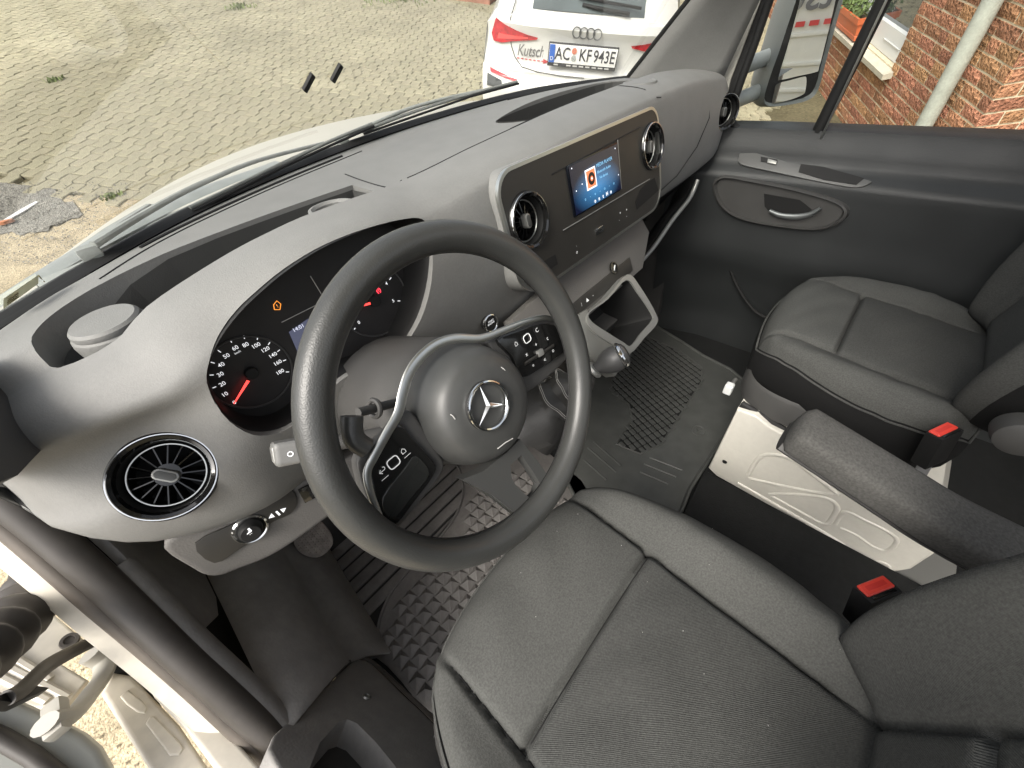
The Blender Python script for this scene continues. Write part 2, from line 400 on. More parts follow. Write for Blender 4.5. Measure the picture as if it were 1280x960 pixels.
# loose grit beside the step
me = bpy.data.meshes.new('grit'); vs, fs = [], []
for _ in range(2600):
    x, y = random.uniform(-2.6, -.95), random.uniform(-.6, 2.6); r_ = random.uniform(.003, .009); z = gz(x, y) - .008
    b0 = len(vs)
    for q in ((1, 0, 0), (-.5, .8, 0), (-.5, -.8, 0), (0, 0, .9)): vs.append((x + q[0] * r_ * random.uniform(.6, 1.2), y + q[1] * r_, z + q[2] * r_))
    fs += [(b0, b0 + 1, b0 + 3), (b0 + 1, b0 + 2, b0 + 3), (b0 + 2, b0, b0 + 3)]
me.from_pydata(vs, [], fs); me.materials.append(M('grit', (.5, .44, .33), .9, var=[(40, .5)])); o = bpy.data.objects.new('grit', me); COL.objects.link(o); o['kind'] = 'stuff'
tag(o, 'loose pale grit scattered on the ground below the open door', 'grit')
# stones scattered over the asphalt
me = bpy.data.meshes.new('asphalt_chippings'); vs, fs = [], []
for _ in range(1500):
    p = gpx(random.uniform(-60, 170), random.uniform(228, 330))
    if p.y > 5.2: continue
    b0 = len(vs); r_ = random.uniform(.004, .010)
    for q in ((1, 0, 0), (-.5, .8, 0), (-.5, -.8, 0), (0, 0, .7)): vs.append(p + V((q[0] * r_ * random.uniform(.6, 1.2), q[1] * r_, q[2] * r_)))
    fs += [(b0, b0 + 1, b0 + 3), (b0 + 1, b0 + 2, b0 + 3), (b0 + 2, b0, b0 + 3)]
me.from_pydata(vs, [], fs); me.materials.append(M('chippings', (.36, .34, .29), .9, var=[(25, .6)])); o = bpy.data.objects.new('asphalt_chippings', me); COL.objects.link(o); o['kind'] = 'stuff'
tag(o, 'grey stone chippings bedded in the worn asphalt patch', 'chippings')
# weeds between the pavers
WEED = M('weed_green', (.16, .20, .07), .8, var=[(40, .4)])
def weed(p, n, r_, h, label):
    vs, fs = [], []
    for _ in range(n):
        a = random.uniform(0, 6.28); d = random.uniform(0, r_); b = p + V((math.cos(a) * d * 1.6, math.sin(a) * d, 0)); b.z = gz(b.x, b.y)
        tip = b + V((random.uniform(-.5, .5) * h, random.uniform(-.5, .5) * h, random.uniform(.5, 1) * h)); s_ = V((math.sin(a), math.cos(a), 0)) * .008
        k = len(vs); mid = (b + tip) / 2 + V((0, 0, h * .2)); vs += [b - s_, b + s_, mid + s_ * 1.3, tip, mid - s_ * 1.3]; fs.append((k, k + 1, k + 2, k + 3, k + 4))
    me = bpy.data.meshes.new('weed'); me.from_pydata(vs, [], fs); me.materials.append(WEED); o = bpy.data.objects.new('weed', me); COL.objects.link(o)
    tag(o, label, 'weed'); o['kind'] = 'stuff'; return o
weed(gpx(70, 101), 50, .07, .035, 'small green weed tuft growing alone in a joint of the open paving')
weed(gpx(301, 10), 90, .16, .05, 'larger weed tuft in the paving beside a pale flat stone')
weed(gpx(140, 246), 40, .05, .03, 'low pale green weed where paving meets the sandy strip by the bonnet')
weed(gpx(500, 1), 160, .5, .05, 'grass strip along the edge of the paving beside the red kerb')
mb = MB(); q = [gpx(540, -4), gpx(612, 6), gpx(640, -14), gpx(560, -25)]
mb.prism([p - GN * .05 for p in q], GN * .13, .01)
tag(mb.obj('kerb', M('red_kerb', (.33, .17, .12), .85, var=[(8, .2)])), 'dull red kerb stone beyond the paving behind the white car', 'kerb')
# scraps on the asphalt
o = gpx(28, 264); mb = MB(); d = (gpx(48, 254) - gpx(8, 277)); dn = d.normalized(); sdv = GN.cross(dn)
mb.prism([o - d * .5 - sdv * .014, o - sdv * .02, o + d * .5 - sdv * .008, o + d * .5 + sdv * .014, o + d * .1 + sdv * .02, o - d * .5 + sdv * .012], GN * .006)
tag(mb.obj('paper_strip', M('paper_white', (.75, .74, .72), .8)), 'torn white strip lying on the worn asphalt', 'litter')
o = gpx(9, 279); mb = MB()
mb.prism([o + V((math.cos(k * .9) * random.uniform(.04, .05), math.sin(k * .9) * random.uniform(.03, .04), 0)) for k in range(7)], GN * .02, .006)
tag(mb.obj('orange_scrap', M('scrap_orange', (.48, .20, .10), .8)), 'small orange scrap beside the white strip on the asphalt', 'litter')

# =================================================================== brick building beyond the passenger door
WU = V((0.86270692, 0.48185259, 0.15347592)).normalized(); WV = V((-0.17416982, -0.00181045, 0.98471397)); WV = (WV - WU * WV.dot(WU)).normalized()
WN = WU.cross(WV)
if WN.dot(V((-1, 0, 0))) < 0: WN = -WN
WK = 2.262
def wp(u, v, n=0.0): return CAM + WU * u + WV * v + WN * (n - WK)
def wpx(x, y, n=0.0):
    d = ray(x, y); t = (n - WK) / d.dot(WN); return d.dot(WU) * t, d.dot(WV) * t
BR = M('rustic_brick', (.36, .18, .10), .9, var=[(14, .22), (45, .36), (200, .3)], bump=[('noise', 45, 1.0, .02), ('noise', 160, .8, .006)], random_obj=.24, spec=.2)
MORT = M('mortar', (.56, .49, .35), .95, var=[(20, .12)], bump=[('noise', 250, .4, .002)], spec=.15)
UC, U1 = 3.617, 16.0                      # corner of the building, far end
house = thing('brick_building', 'red rustic brick building with pale mortar joints beyond the passenger door', 'building', wp(UC + 2, -3.2))
VB, VT, CH = -3.9, 1.2, .0833
WINL, WINR, WINB, WINT = 5.12, 7.6, -1.70, .0
WE = -WN                                   # end face runs into the building
mb = MB()
mb.grid([[wp(u, v, -.008) for u in (UC + .008, WINL)] for v in (VB, VT)])
mb.grid([[wp(u, v, -.008) for u in (WINR, U1)] for v in (VB, VT)])
mb.grid([[wp(u, v, -.008) for u in (WINL, WINR)] for v in (VB, WINB)])
mb.grid([[wp(u, v, -.008) for u in (WINL, WINR)] for v in (WINT, VT)])
mb.grid([[wp(UC + .008, v, -.008 - d) for d in (0, 5)] for v in (VB, VT)])
for u in (WINL, WINR): mb.grid([[wp(u, v, -d) for d in (.008, .14)] for v in (WINB, WINT)])
mb.grid([[wp(u, WINB, -d) for d in (.008, .14)] for u in (WINL, WINR)])
wall = mb.obj('wall', MORT, house, smooth=False)
def brick_verts(L, H, D, seed):
    rnd = random.Random(seed); nx = 5 if L > .15 else 3; vs_, fs_ = [], []
    for j in range(3):
        for i in range(nx):
            z = 0 if (0 < i < nx - 1 and j == 1) else -.003
            vs_.append(V((L * i / (nx - 1) + (rnd.uniform(-.002, .002)), H * j / 2 + rnd.uniform(-.0015, .0015), z + rnd.uniform(-.0035, .003))))
    for j in range(2):
        for i in range(nx - 1): a = j * nx + i; fs_.append((a, a + 1, a + nx + 1, a + nx))
    per = [i for i in range(nx)] + [nx * 1 + nx - 1] + [2 * nx + i for i in range(nx - 1, -1, -1)] + [nx]
    b0 = len(vs_)
    for k in per: v = vs_[k]; vs_.append(V((v.x, v.y, -D)))
    for q in range(len(per)):
        q2 = (q + 1) % len(per); fs_.append((per[q2], per[q], b0 + q, b0 + q2))
    return vs_, fs_
BV = {}
for L in (.24, .115):
    for sd_ in range(5): BV[(L, sd_)] = brick_verts(L, .0695, .014, sd_ * 7 + int(L * 100))
BMESH = {}
for k_, (vv, ff) in BV.items():
    me = bpy.data.meshes.new('brick'); me.from_pydata(vv, [], ff); me.materials.append(BR); me.update(); BMESH[k_] = me
bc = []
def lay(u0, u1, mk, face):
    nrow = int((VT - VB) / CH)
    for r_ in range(nrow):
        v = VB + r_ * CH
        u = u0; rnd = random.Random(r_ * 13 + (5 if face else 1)); first = True
        while u < u1 - .05:
            L = .24 if (rnd.random() < .72) else .115
            if first: L = .24 if (r_ % 2) ^ face else .115; first = False
            if not face and r_ * CH + VB + .04 > WINB and v < WINT - .04 and u + L > WINL - .005 and u < WINR:
                u = max(u, WINR) if u >= WINL - .005 else u
                if u < WINL:
                    L = WINL - u
                    if L < .09: u = WINR; continue
                    L = .24 if L > .2 else .115
                    if u + L > WINL + .02: u = WINR; continue
                else: continue
            bc.append((u, v, L, face, rnd.randrange(5))); u += L + .0125
lay(UC, 11.5, None, 0); lay(0, 2.2, None, 1)
def brick_mat(u, v, L, face):
    if not face: o, a, n_ = wp(u, v + .006, 0), WU, WN
    else: o, a, n_ = wp(UC, v + .006, -u), WE, (WE.cross(WV))
    if face:
        n_ = -WU
        a = -WE; o = wp(UC, v + .006, -(u + L))          # keep handedness
    m_ = Matrix(((a.x, WV.x, n_.x, o.x), (a.y, WV.y, n_.y, o.y), (a.z, WV.z, n_.z, o.z), (0, 0, 0, 1)))
    if not face and a.cross(WV).dot(n_) < 0:
        o = wp(u + L, v + .006, 0); a = -a
        m_ = Matrix(((a.x, WV.x, n_.x, o.x), (a.y, WV.y, n_.y, o.y), (a.z, WV.z, n_.z, o.z), (0, 0, 0, 1)))
    return m_
scored = []
for (u, v, L, face, sd_) in bc:
    c = wp(u + L / 2, v) if not face else wp(UC, v, -(u + L / 2))
    x_, y_, d_ = to_px(c)
    if d_ < .2: continue
    onscr = 915 < x_ < 1300 and -20 < y_ < 190
    near = -50 < y_ < 420 and 850 < x_ < 1500
    if not onscr and not near and d_ > 9: continue
    scored.append((1 / d_ ** 2 if onscr else 0, u, v, L, face, sd_))
scored.sort(key=lambda q: -q[0])
vs, fs, tint = [], [], []
for i, (sc_, u, v, L, face, sd_) in enumerate(scored):
    m_ = brick_mat(u, v, L, face)
    if i < 300 and sc_ > 0:
        ob = bpy.data.objects.new('brick', BMESH[(L, sd_)]); COL.objects.link(ob); attach(ob, house); ob.matrix_basis = m_
    else:
        b0 = len(vs); vv, ff = BV[(L, sd_)]; tv = random.random()
        for p in vv: vs.append(m_ @ p); tint.append(tv)
        fs += [tuple(b0 + j for j in f) for f in ff]
me = bpy.data.meshes.new('brickwork'); me.from_pydata(vs, [], fs); me.materials.append(BR)
me.attributes.new('tint', 'FLOAT', 'POINT').data.foreach_set('value', tint)
ob = bpy.data.objects.new('brickwork', me); COL.objects.link(ob); attach(ob, house); ob['kind'] = 'stuff'
# window with stone sill
SILL = M('stone_sill', (.5, .47, .38), .7, var=[(12, .1), (90, .1)])
PVC = M('window_pvc', (.6, .61, .6), .35)
mb = MB(); mb.prism([wp(WINL - .06, WINB - .062, .0), wp(WINL - .06, WINB - .062, .07), wp(WINL - .06, WINB - .02, .075), wp(WINL - .06, WINB + .004, -.14), wp(WINL - .06, WINB - .062, -.14)], WU * (WINR - WINL + .12), .006)
mb2 = MB()
fr_o = [wp(WINL + .0, WINB + .005, -.10), wp(WINR, WINB + .005, -.10), wp(WINR, WINT, -.10), wp(WINL, WINT, -.10)]
fr_i = [wp(WINL + .09, WINB + .20, -.10), wp(WINR - .09, WINB + .20, -.10), wp(WINR - .09, WINT - .09, -.10), wp(WINL + .09, WINT - .09, -.10)]
ring_strip(mb2, fr_o, fr_i, WN * .05)
wf = mb2.obj('window', PVC, house, smooth=False)
mb.obj('sill', SILL, wf)
mb = MB(); mb.box(wp((WINL + WINR) / 2, (WINB + WINT) / 2, -.075), WU, WV, WN, (.08, WINT - WINB - .2, .04), .004); mb.obj('mullion', PVC, wf)
for a, b in ((WINL + .09, (WINL + WINR) / 2 - .04), ((WINL + WINR) / 2 + .04, WINR - .09)):
    mb = MB(); mb.poly([wp(a, WINB + .2, -.09), wp(b, WINB + .2, -.09), wp(b, WINT - .09, -.09), wp(a, WINT - .09, -.09)])
    mb.obj('pane', M('window_pane_dark', (.05, .06, .06), .05, coat=.6), wf, smooth=False)
mb = MB(); mb.box(wp(WINL + .32, WINB + .10, -.045), WU, WV, WN, (.40, .006, .01)); mb.obj('apron_groove', M('pvc_shadow', (.5, .5, .48), .5), wf)
# planters on the sill
def planter(u0, u1, v0, label, h=.19):
    t = thing('planter', label, 'flower box', wp((u0 + u1) / 2, v0, -.02), 'terracotta flower boxes on the window sill')
    TERR = M('planter_plastic', (.5, .115, .04), .5, var=[(12, .08)])
    def rr(v, g): return [wp(u0 + .03 - g, v, .055 + g), wp(u1 - .03 + g, v, .055 + g), wp(u1 - .03 + g, v, -.095 - g * .2), wp(u0 + .03 - g, v, -.095 - g * .2)]
    m_ = MB(); m_.grid([rr(v0, 0), rr(v0 + .035, .006), rr(v0 + .04, .002), rr(v0 + h - .05, .02), rr(v0 + h - .05, .032), rr(v0 + h, .036), rr(v0 + h, .02), rr(v0 + h - .03, .018)], close_u=True)
    m_.bm.verts.ensure_lookup_table(); m_.bm.faces.new(list(m_.bm.verts)[:4]); m_.obj('trough', TERR, t, angle=20)
    m_ = MB(); m_.poly(rr(v0 + h - .03, .018)); m_.obj('soil', M('soil', (.05, .035, .02), .95), t, smooth=False)
    LEAF = M('box_plant_leaf', (.11, .16, .05), .7, var=[(30, .5)])
    vs, fs = [], []
    for _ in range(420):
        u = random.uniform(u0 + .03, u1 - .03); v = v0 + h + abs(random.gauss(0, .07)) - .02; n_ = random.uniform(-.1, .09)
        c = wp(u, v, n_); d1 = V((random.gauss(0, 1), random.gauss(0, 1), random.gauss(0, 1))).normalized() * .03; d2 = d1.cross(V((random.gauss(0, 1), random.gauss(0, 1), 1))).normalized() * .014
        k = len(vs); vs += [c - d1, c + d2, c + d1, c - d2]; fs.append((k, k + 1, k + 2, k + 3))
    me = bpy.data.meshes.new('foliage'); me.from_pydata(vs, [], fs); me.materials.append(LEAF); o = bpy.data.objects.new('foliage', me); COL.objects.link(o); attach(o, t); o['kind'] = 'stuff'
planter(6.05, 6.98, WINB + .003, 'long terracotta flower box with leafy plant on the stone window sill')
# downpipe
PIPE = M('downpipe_zinc', (.36, .38, .33), .55, var=[(14, .1), (90, .12)], bump=[('noise', 120, .2, .001)])
pipe = thing('downpipe', 'pale grey rain downpipe running down the brick wall near its corner', 'drain pipe', wp(4.03, VB, .1))
mb = MB(); mb.tube([wp(4.03, VB + .3 * k, .085) for k in range(18)], .056, 20); mb.obj('pipe', PIPE, pipe)
for v in (-2.2, -.35):
    mb = MB(); mb.lathe([(.057, -.02), (.064, -.018), (.064, .018), (.057, .02)], wp(4.03, v, .085), WV, 20); mb.box(wp(4.03, v, .02), WU, WV, WN, (.03, .03, .09)); mb.obj('bracket', PIPE, pipe)

# =================================================================== parked white car
AO = V((2.6165, 1.9746, .8291)); AL = V((.58419, -.79475, -.16462)).normalized(); AU = GN; AF = AU.cross(AL).normalized(); AL = AF.cross(AU)
PLZ = .757
def cp(x, y, z): return AO + AL * x + AF * (y - .02) + AU * (z - PLZ)
car = thing('parked_car', 'white hatchback with red tail lamps parked on the paving ahead of the van', 'car', cp(0, 2, 0))
prof = [(.16, .22, .70), (.04, .27, .77), (-.05, .38, .80), (-.06, .50, .805), (-.03, .575, .805), (.0, .60, .80), (.0, .62, .80), (.035, .68, .79), (.035, .82, .76), (.01, .89, .735), (.03, .935, .715), (.085, .955, .70), (.10, .97, .695), (.28, 1.13, .65), (.46, 1.29, .60), (.50, 1.335, .59), (.40, 1.385, .60), (.46, 1.405, .60), (.9, 1.44, .60), (2.1, 1.43, .58), (2.6, 1.28, .63), (3.2, 1.0, .68), (3.9, .88, .68), (4.25, .70, .70), (4.3, .30, .72)]
def rowpts(y, z, hw, n=27):
    o = []
    for i in range(n):
        u = -1 + 2 * i / (n - 1); fr = max(0, 1 - y / 1.2) if y < 1.2 else -max(0, (y - 3) / 1.3)
        o.append((hw * u, y + .17 * fr * abs(u) ** 3.2, z - .025 * abs(u) ** 2.5 * (1 if z > .95 else .3)))
    return o
def refine(pr, k=3):
    o = []
    for a, b in zip(pr, pr[1:]):
        for j in range(k): o.append(tuple(lerp(a[q], b[q], j / k) for q in range(3)))
    return o + [pr[-1]]
rows = [rowpts(*r_) for r_ in refine(prof, 2)]
mb = MB(); mb.grid([[cp(*p) for p in r_] for r_ in rows])
for sgn in (0, -1):
    mb.grid([[cp(r_[sgn][0], r_[sgn][1], r_[sgn][2]), cp((1 if sgn else -1) * max(abs(r_[sgn][0]), .775), r_[sgn][1] + .03, min(r_[sgn][2] - .001, .86)), cp((1 if sgn else -1) * .815, r_[sgn][1] + .04, min(r_[sgn][2] - .002, .60)), cp((1 if sgn else -1) * .79, r_[sgn][1] + .05, min(r_[sgn][2] - .003, .22))] for r_ in rows])
mb.obj('body', CARWHITE, car, angle=30)
def cs(x, z):                 # rear surface depth at x,z
    for a, b in zip(prof, prof[1:]):
        if a[1] <= z <= b[1] or (b[1] <= z <= a[1]):
            t = (z - a[1]) / (b[1] - a[1] + 1e-9); y = lerp(a[0], b[0], t); hw = lerp(a[2], b[2], t); u = min(1, abs(x) / hw)
            return y + .17 * max(0, 1 - y / 1.2) * u ** 3.2
    return 0
def cpatch(name, outline, mat, lift=.006, parent=car, nsub=6):
    """patch that follows the rear surface: outline list of (x,z)"""
    m_ = MB(); tmp = bmesh.new(); tmp.faces.new([tmp.verts.new((x, 0, z)) for x, z in outline])
    bmesh.ops.triangulate(tmp, faces=tmp.faces[:]); bmesh.ops.subdivide_edges(tmp, edges=tmp.edges[:], cuts=nsub, use_grid_fill=True)
    mp = {v: m_.bm.verts.new(cp(v.co.x, cs(v.co.x, v.co.z) - lift, v.co.z)) for v in tmp.verts}
    for f in tmp.faces: m_.bm.faces.new([mp[v] for v in f.verts])
    tmp.free(); return m_.obj(name, mat, parent, angle=30)
def cpix(x, y, dep=0.0):      # pixel -> (x,z) on the rear plane
    p = on_plane(x, y, cp(0, dep, PLZ), AF); d = p - AO; return (d.dot(AL), d.dot(AU) + PLZ)
tl = cpatch('tail_lamp', [cpix(*q, .06) for q in ((618, 25), (630, 32), (645, 38), (660, 43), (673, 46), (671, 49), (652, 51), (638, 53), (626, 56), (615, 55), (612, 46))], REDL, .012)
cpatch('lamp_segment', [cpix(*q, .06) for q in ((622, 44), (634, 45), (660, 46), (660, 48), (634, 50), (620, 51))], M('lamp_bright', (.75, .08, .07), .25), .016, tl)
m2 = [(-x, z) for x, z in [cpix(*q, .06) for q in ((618, 25), (630, 32), (645, 38), (660, 43), (673, 46), (671, 49), (652, 51), (638, 53), (626, 56), (615, 55), (612, 46))]]
cpatch('tail_lamp', m2, REDL, .012)
cpatch('reflector', [cpix(*q, -.04) for q in ((609, 92), (646, 101), (645, 104), (610, 96))], REDL, .01)
cpatch('lower_grille', [cpix(*q, -.04) for q in ((606, 98), (625, 104), (626, 113), (606, 113))], M('car_grille', (.05, .055, .055), .6), .008)
GLC = M('car_window', (.10, .12, .12), .06, coat=.7, var=[(3, .3)])
mb = MB(); gr = [r_ for r_ in refine([q for q in prof if .09 < q[0] < .49 and .96 < q[1] < 1.33], 3)]
mb.grid([[cp(p[0] * .92, p[1] - .006, p[2] + .005) for p in rowpts(*r_)] for r_ in gr]); rg = mb.obj('rear_window', GLC, car)
mb = MB(); pa, pb = cp(.04, .13, 1.09), cp(.46, .10, 1.07)
mb.tube([cp(-.05, .13, 1.01), cp(.05, .105, 1.005), cp(.30, .09, .99)], .012, 8); mb.tube([cp(-.08, .15, 1.045), cp(.38, .12, 1.02)], .009, 6); mb.obj('rear_wiper', BLACK, car)
# hatch shut line
mb = MB(); hl = [cpix(*q, .03) for q in ((642, 6), (637, 25), (636, 40), (638, 60), (643, 74), (652, 84), (672, 89), (700, 93), (730, 96))]
hl = [(x, z) for x, z in hl]
mb.tube([cp(x, cs(x, z) - .003, z) for x, z in hl], .004, 6); mb.obj('hatch_gap', M('gap_dark', (.12, .12, .11), .7), car)
# plate
PLW = M('plate_white', (.82, .82, .80), .35)
pl = MB(); pl.box(cp(0, -.005, PLZ - .008), AL, AU, -AF, (.535, .145, .012), .004); pl = pl.obj('number_plate', M('plate_holder', (.03, .03, .03), .5), car)
mb = MB(); mb.box(cp(0, -.016, PLZ), AL, AU, -AF, (.52, .11, .006), .002); mb.obj('plate_face', PLW, pl)
mb = MB(); mb.box(cp(-.237, -.021, PLZ), AL, AU, -AF, (.042, .106, .004)); mb.obj('blue_band', M('plate_blue', (.02, .12, .5), .4), pl)
INK = M('plate_ink', (.03, .03, .035), .5)
def ctext(s, x, z, size, mat, dep, parent, **k): return text(s, cp(x, dep, z), AL, AU, size, mat, parent, **k)
ctext('D', -.237, PLZ - .03, .035, PLW, -.025, pl)
for s_, x, sx in (('AC', -.155, .82), ('KF', .02, .82), ('943E', .165, .80)): ctext(s_, x, PLZ, .105, INK, -.0215, pl, sx=sx, bold=.01)
for dz, col in ((.024, (.6, .2, .12)), (-.02, (.35, .38, .36))):
    mb = MB(); mb.lathe([(0, .002), (.019, .002), (.019, 0)], cp(-.068, -.021, PLZ + dz), -AF, 20); mb.obj('plate_seal', M('seal%d' % (dz > 0), col, .5, var=[(200, .5)]), pl)
for k in range(9): 
    if k == 1: continue
    mb = MB(); mb.box(cp(-.2 + k * .05, -.012, PLZ - .068), AL, AU, -AF, (.034, .009, .003)); mb.obj('holder_print', PRINTG, pl)
# ring emblem
EMB = M('emblem_chrome', (.32, .33, .34), .3, .9)
for k in range(4):
    x0, z0 = cpix(721 + k * 8.6, 39.5 + k * .9, .03)
    mb = MB(); mb.torus(cp(x0, cs(x0, z0) - .008, z0), -AF, .031, .0035, 28, 6, ref=AL); mb.obj('emblem_ring', EMB, car)
x0, z0 = cpix(663, 66, .03)
ctext('Kutsch', x0 + .0, z0 + .005, .098, M('car_lettering', (.16, .155, .15), .6), cs(x0, z0) - .012, car, shear=.25, sx=.78, bold=.012)
for k in range(7):
    x1, z1 = cpix(647 + k * 5.2, 74.2 + k * .45, .03)
    mb = MB(); mb.box(cp(x1, cs(x1, z1) - .008, z1), AL, AU, -AF, (.020, .007, .002)); mb.obj('red_dash', M('lettering_red', (.55, .05, .05), .6), car)
x1, z1 = cpix(682, 77.2, .03); mb = MB(); mb.prism([cp(x1 - .02, cs(x1, z1) - .008, z1 - .015), cp(x1 + .03, cs(x1, z1) - .008, z1), cp(x1 - .02, cs(x1, z1) - .008, z1 + .015)], AF * .002); mb.obj('red_arrow', M('lettering_red', (.5, .05, .05)), car)
TYRE = M('tyre', (.03, .03, .03), .8)
for x in (-.70, .70):
    for y in (.85, 3.45):
        mb = MB(); mb.lathe([(.2, -.1), (.30, -.1), (.32, -.07), (.32, .07), (.30, .1), (.2, .1)], cp(x, y, .32), AL, 28); t_ = mb.obj('wheel', TYRE, car)
        mb = MB(); mb.lathe([(.0, .09), (.19, .1), (.2, .08), (.2, -.08), (0, -.09)], cp(x, y, .32), AL, 20); mb.obj('rim', SATIN2, t_)
# =================================================================== VAN: body shell around the cab
van = thing('van_body', 'white van body shell with bonnet, windscreen, pillars and cab floor around the seats', 'van', V((0, 0, -.3)))
def yw(x): return .70 - .38 * x * x
def wbase(x, dz=0): return V((x, yw(x), interp(x, [(-.87, .868), (-.70, .888), (-.5, .903), (-.2, .912), (.1, .919), (.4, .924), (.7, .912), (.87, .895)]) + dz))
# windscreen
def wscreen(x, t): 
    b = wbase(x); return V((x * (1 - .10 * t), b.y - .80 * t + .03 * math.sin(math.pi * t), b.z + .80 * t))
mb = MB(); mb.grid([[wscreen(-.83 + 1.66 * i / 24, t / 14) for i in range(25)] for t in range(15)])
ws = mb.obj('windscreen', GLASS, van)
# black gasket band along the foot of the screen
mb = MB(); mb.grid([[wbase(-.84 + 1.68 * i / 40) + V(o_) for i in range(41)] for o_ in ((0, -.012, .001), (0, .004, .009), (0, .02, .008), (0, .024, -.012))]); mb.obj('screen_gasket', BLACK, van)
# two clips stuck on the glass, a vehicle sticker low on the screen
def on_screen(px_, py_):
    d = ray(px_, py_); best = None
    for k in range(900):
        t = .3 + k * .003; p = CAM + d * t; s = (p.z - wbase(p.x).z) / .8
        g = wscreen(p.x / (1 - .1 * s) if s < 5 else p.x, s)
        if p.y >= g.y - 0.002: return p
    return CAM + d
for a, b in (((379, 114), (390, 93)), ((414, 102), (425, 81))):
    p, q = on_screen(*a), on_screen(*b); d = (q - p); nrm_ = V((0, -.7, -.7)); sd_ = d.cross(nrm_).normalized()
    mb = MB(); mb.box((p + q) / 2 - V((0, .004, 0)), d.normalized(), sd_, nrm_, (d.length, .0095, .006), .002); mb.obj('screen_clip', BLACK, van)
p = [on_screen(*q) + V((0, -.002, -.002)) for q in ((2, 384), (46, 352), (46, 341), (2, 371))]
mb = MB(); mb.poly(p); stk = mb.obj('sticker', M('screen_sticker', (.60, .60, .42), .5), van, smooth=False)
for k in range(4):
    a, b = on_screen(6, 377 - k * 2.2), on_screen(20, 367 - k * 2.2); mb = MB(); mb.tube([a + V((0, -.003, -.003)), b + V((0, -.003, -.003))], .0005, 4); mb.obj('sticker_print', M('sticker_ink', (.15, .13, .06), .6), stk)
text('!', on_screen(48, 344) + V((0, -.004, -.004)), (on_screen(60, 336) - on_screen(48, 344)), V((0, .5, .8)), .014, M('sticker_ink', (.1, .1, .1)), stk, name='sticker_mark')
# bonnet and cowl
def bon(x, y):
    e = (x / .86); d = (y - .80); Y_ = yw(x) + .10 + d * (1 - .12 * abs(e) ** 2)
    z = .900 + .06 * d - (.045 if e > 0 else .075) * abs(e) ** 2.4 - .10 * d * abs(e) ** 2 - .42 * max(0, d - .16) ** 2
    return V((x, Y_, z))
mb = MB(); mb.grid([[bon(-.86 + 1.72 * i / 40, .80 + .75 * j / 18) for i in range(41)] for j in range(19)]); mb.obj('bonnet', WHITE, van)
mb = MB(); 
for sgn in (-1, 1): mb.grid([[bon(sgn * .86, .80 + .75 * j / 18) + V((sgn * k[0], 0, k[1])) for k in ((0, 0), (.035, -.03), (.06, -.12), (.07, -.45))] for j in range(19)])
mb.grid([[bon(-.86 + 1.72 * i / 40, 1.55) + V((0, k[0], k[1])) for i in range(41)] for k in ((0, 0), (.05, -.12), (.07, -.5))])
mb.obj('front_wing', WHITE, van)
mb = MB(); mb.grid([[lerp_ for lerp_ in [wbase(-.86 + 1.72 * i / 40) + V((0, .02 + .10 * k, -.012 - .015 * math.sin(k * math.pi)))  for i in range(41)]] for k in (0, .2, .4, .6, .8, 1)]); mb.obj('cowl_panel', COWL, van)
mb = MB(); mb.grid([[wbase(-.84 + .55 * i / 16) + V((0, .055 + .05 * k, .004 + .012 * math.sin(k * math.pi) * math.sin(math.pi * i / 16))) for i in range(17)] for k in (0, .25, .5, .75, 1)]); mb.obj('cowl_end', M('cowl_end_plastic', (.25, .27, .26), .5, var=[(30, .1)]), van)
def wiper(pix_blade, pix_arm, pivot):
    w_ = MB(); bl = [on_screen(*q) + V((0, .010, .0)) for q in pix_blade]; w_.tube(spline(bl, 5), (.0034), 8)
    o = w_.obj('wiper', WIPER, van)
    w_ = MB(); ar = [on_screen(*q) + V((0, .026, .0)) for q in pix_arm]; nA = len(ar) * 5 - 4; w_.tube(spline(ar, 5), [(lerp(.005, .003, i / nA), lerp(.014, .0035, min(1, i / nA * 2))) for i in range(nA)], 10, flat=V((0, .4, .9))); w_.obj('arm', COWL, o)
    w_ = MB(); w_.box(on_screen(*pivot) + V((0, .03, -.004)), EX, EY, EZ, (.026, .022, .018), .007); w_.obj('pivot_cap', COWL, o)
    w_ = MB(); w_.tube([bl[0] + V((0, -.006, -.004)), bl[len(bl) // 2] + V((0, -.006, -.004)), bl[-1] + V((0, -.006, -.004))], .0025, 6); w_.obj('rubber', BLACK, o)
wiper([(240, 262), (300, 232), (360, 203), (420, 175), (468, 155)], [(120, 312), (170, 280), (225, 248), (275, 224), (330, 202), (412, 180)], (112, 318))
wiper([(455, 165), (520, 140), (590, 118), (650, 102)], [(440, 172), (470, 158), (520, 136), (570, 122), (610, 113)], (436, 176))
ROOF = M('headliner', (.45, .44, .41), .9, bump=[('noise', 300, .3, .0005)])
mb = MB(); mb.grid([[V((x * (.70 + .02 * math.cos(j)), -.10 - .9 * j / 6, 1.70 + .03 * math.cos(x * 1.6) + .02 * math.sin(j))) for x in (-1, -.6, -.2, .2, .6, 1)] for j in range(7)]); mb.obj('unseen_roof', ROOF, van, solid=.02)  # out of view; added to shade the cab, narrowed to admit sky light
cw_ = [at(*q, Z=.893) for q in ((40, 352), (80, 318), (130, 284), (182, 254), (206, 254), (196, 266), (160, 292), (110, 330), (62, 362))]
mb = MB(); mb.prism([p - EZ * .02 for p in cw_], EZ * .02, .004, 2); cwo = mb.obj('cowl_corner', COWL, van)
for k in (0, 1):
    mb = MB(); mb.tube([at(95 + 8 * k, 315 - 3 * k, Z=.895), at(188 - 4 * k, 256 + 5 * k, Z=.895)], .002, 6); mb.obj('cowl_groove', WIPER, cwo)
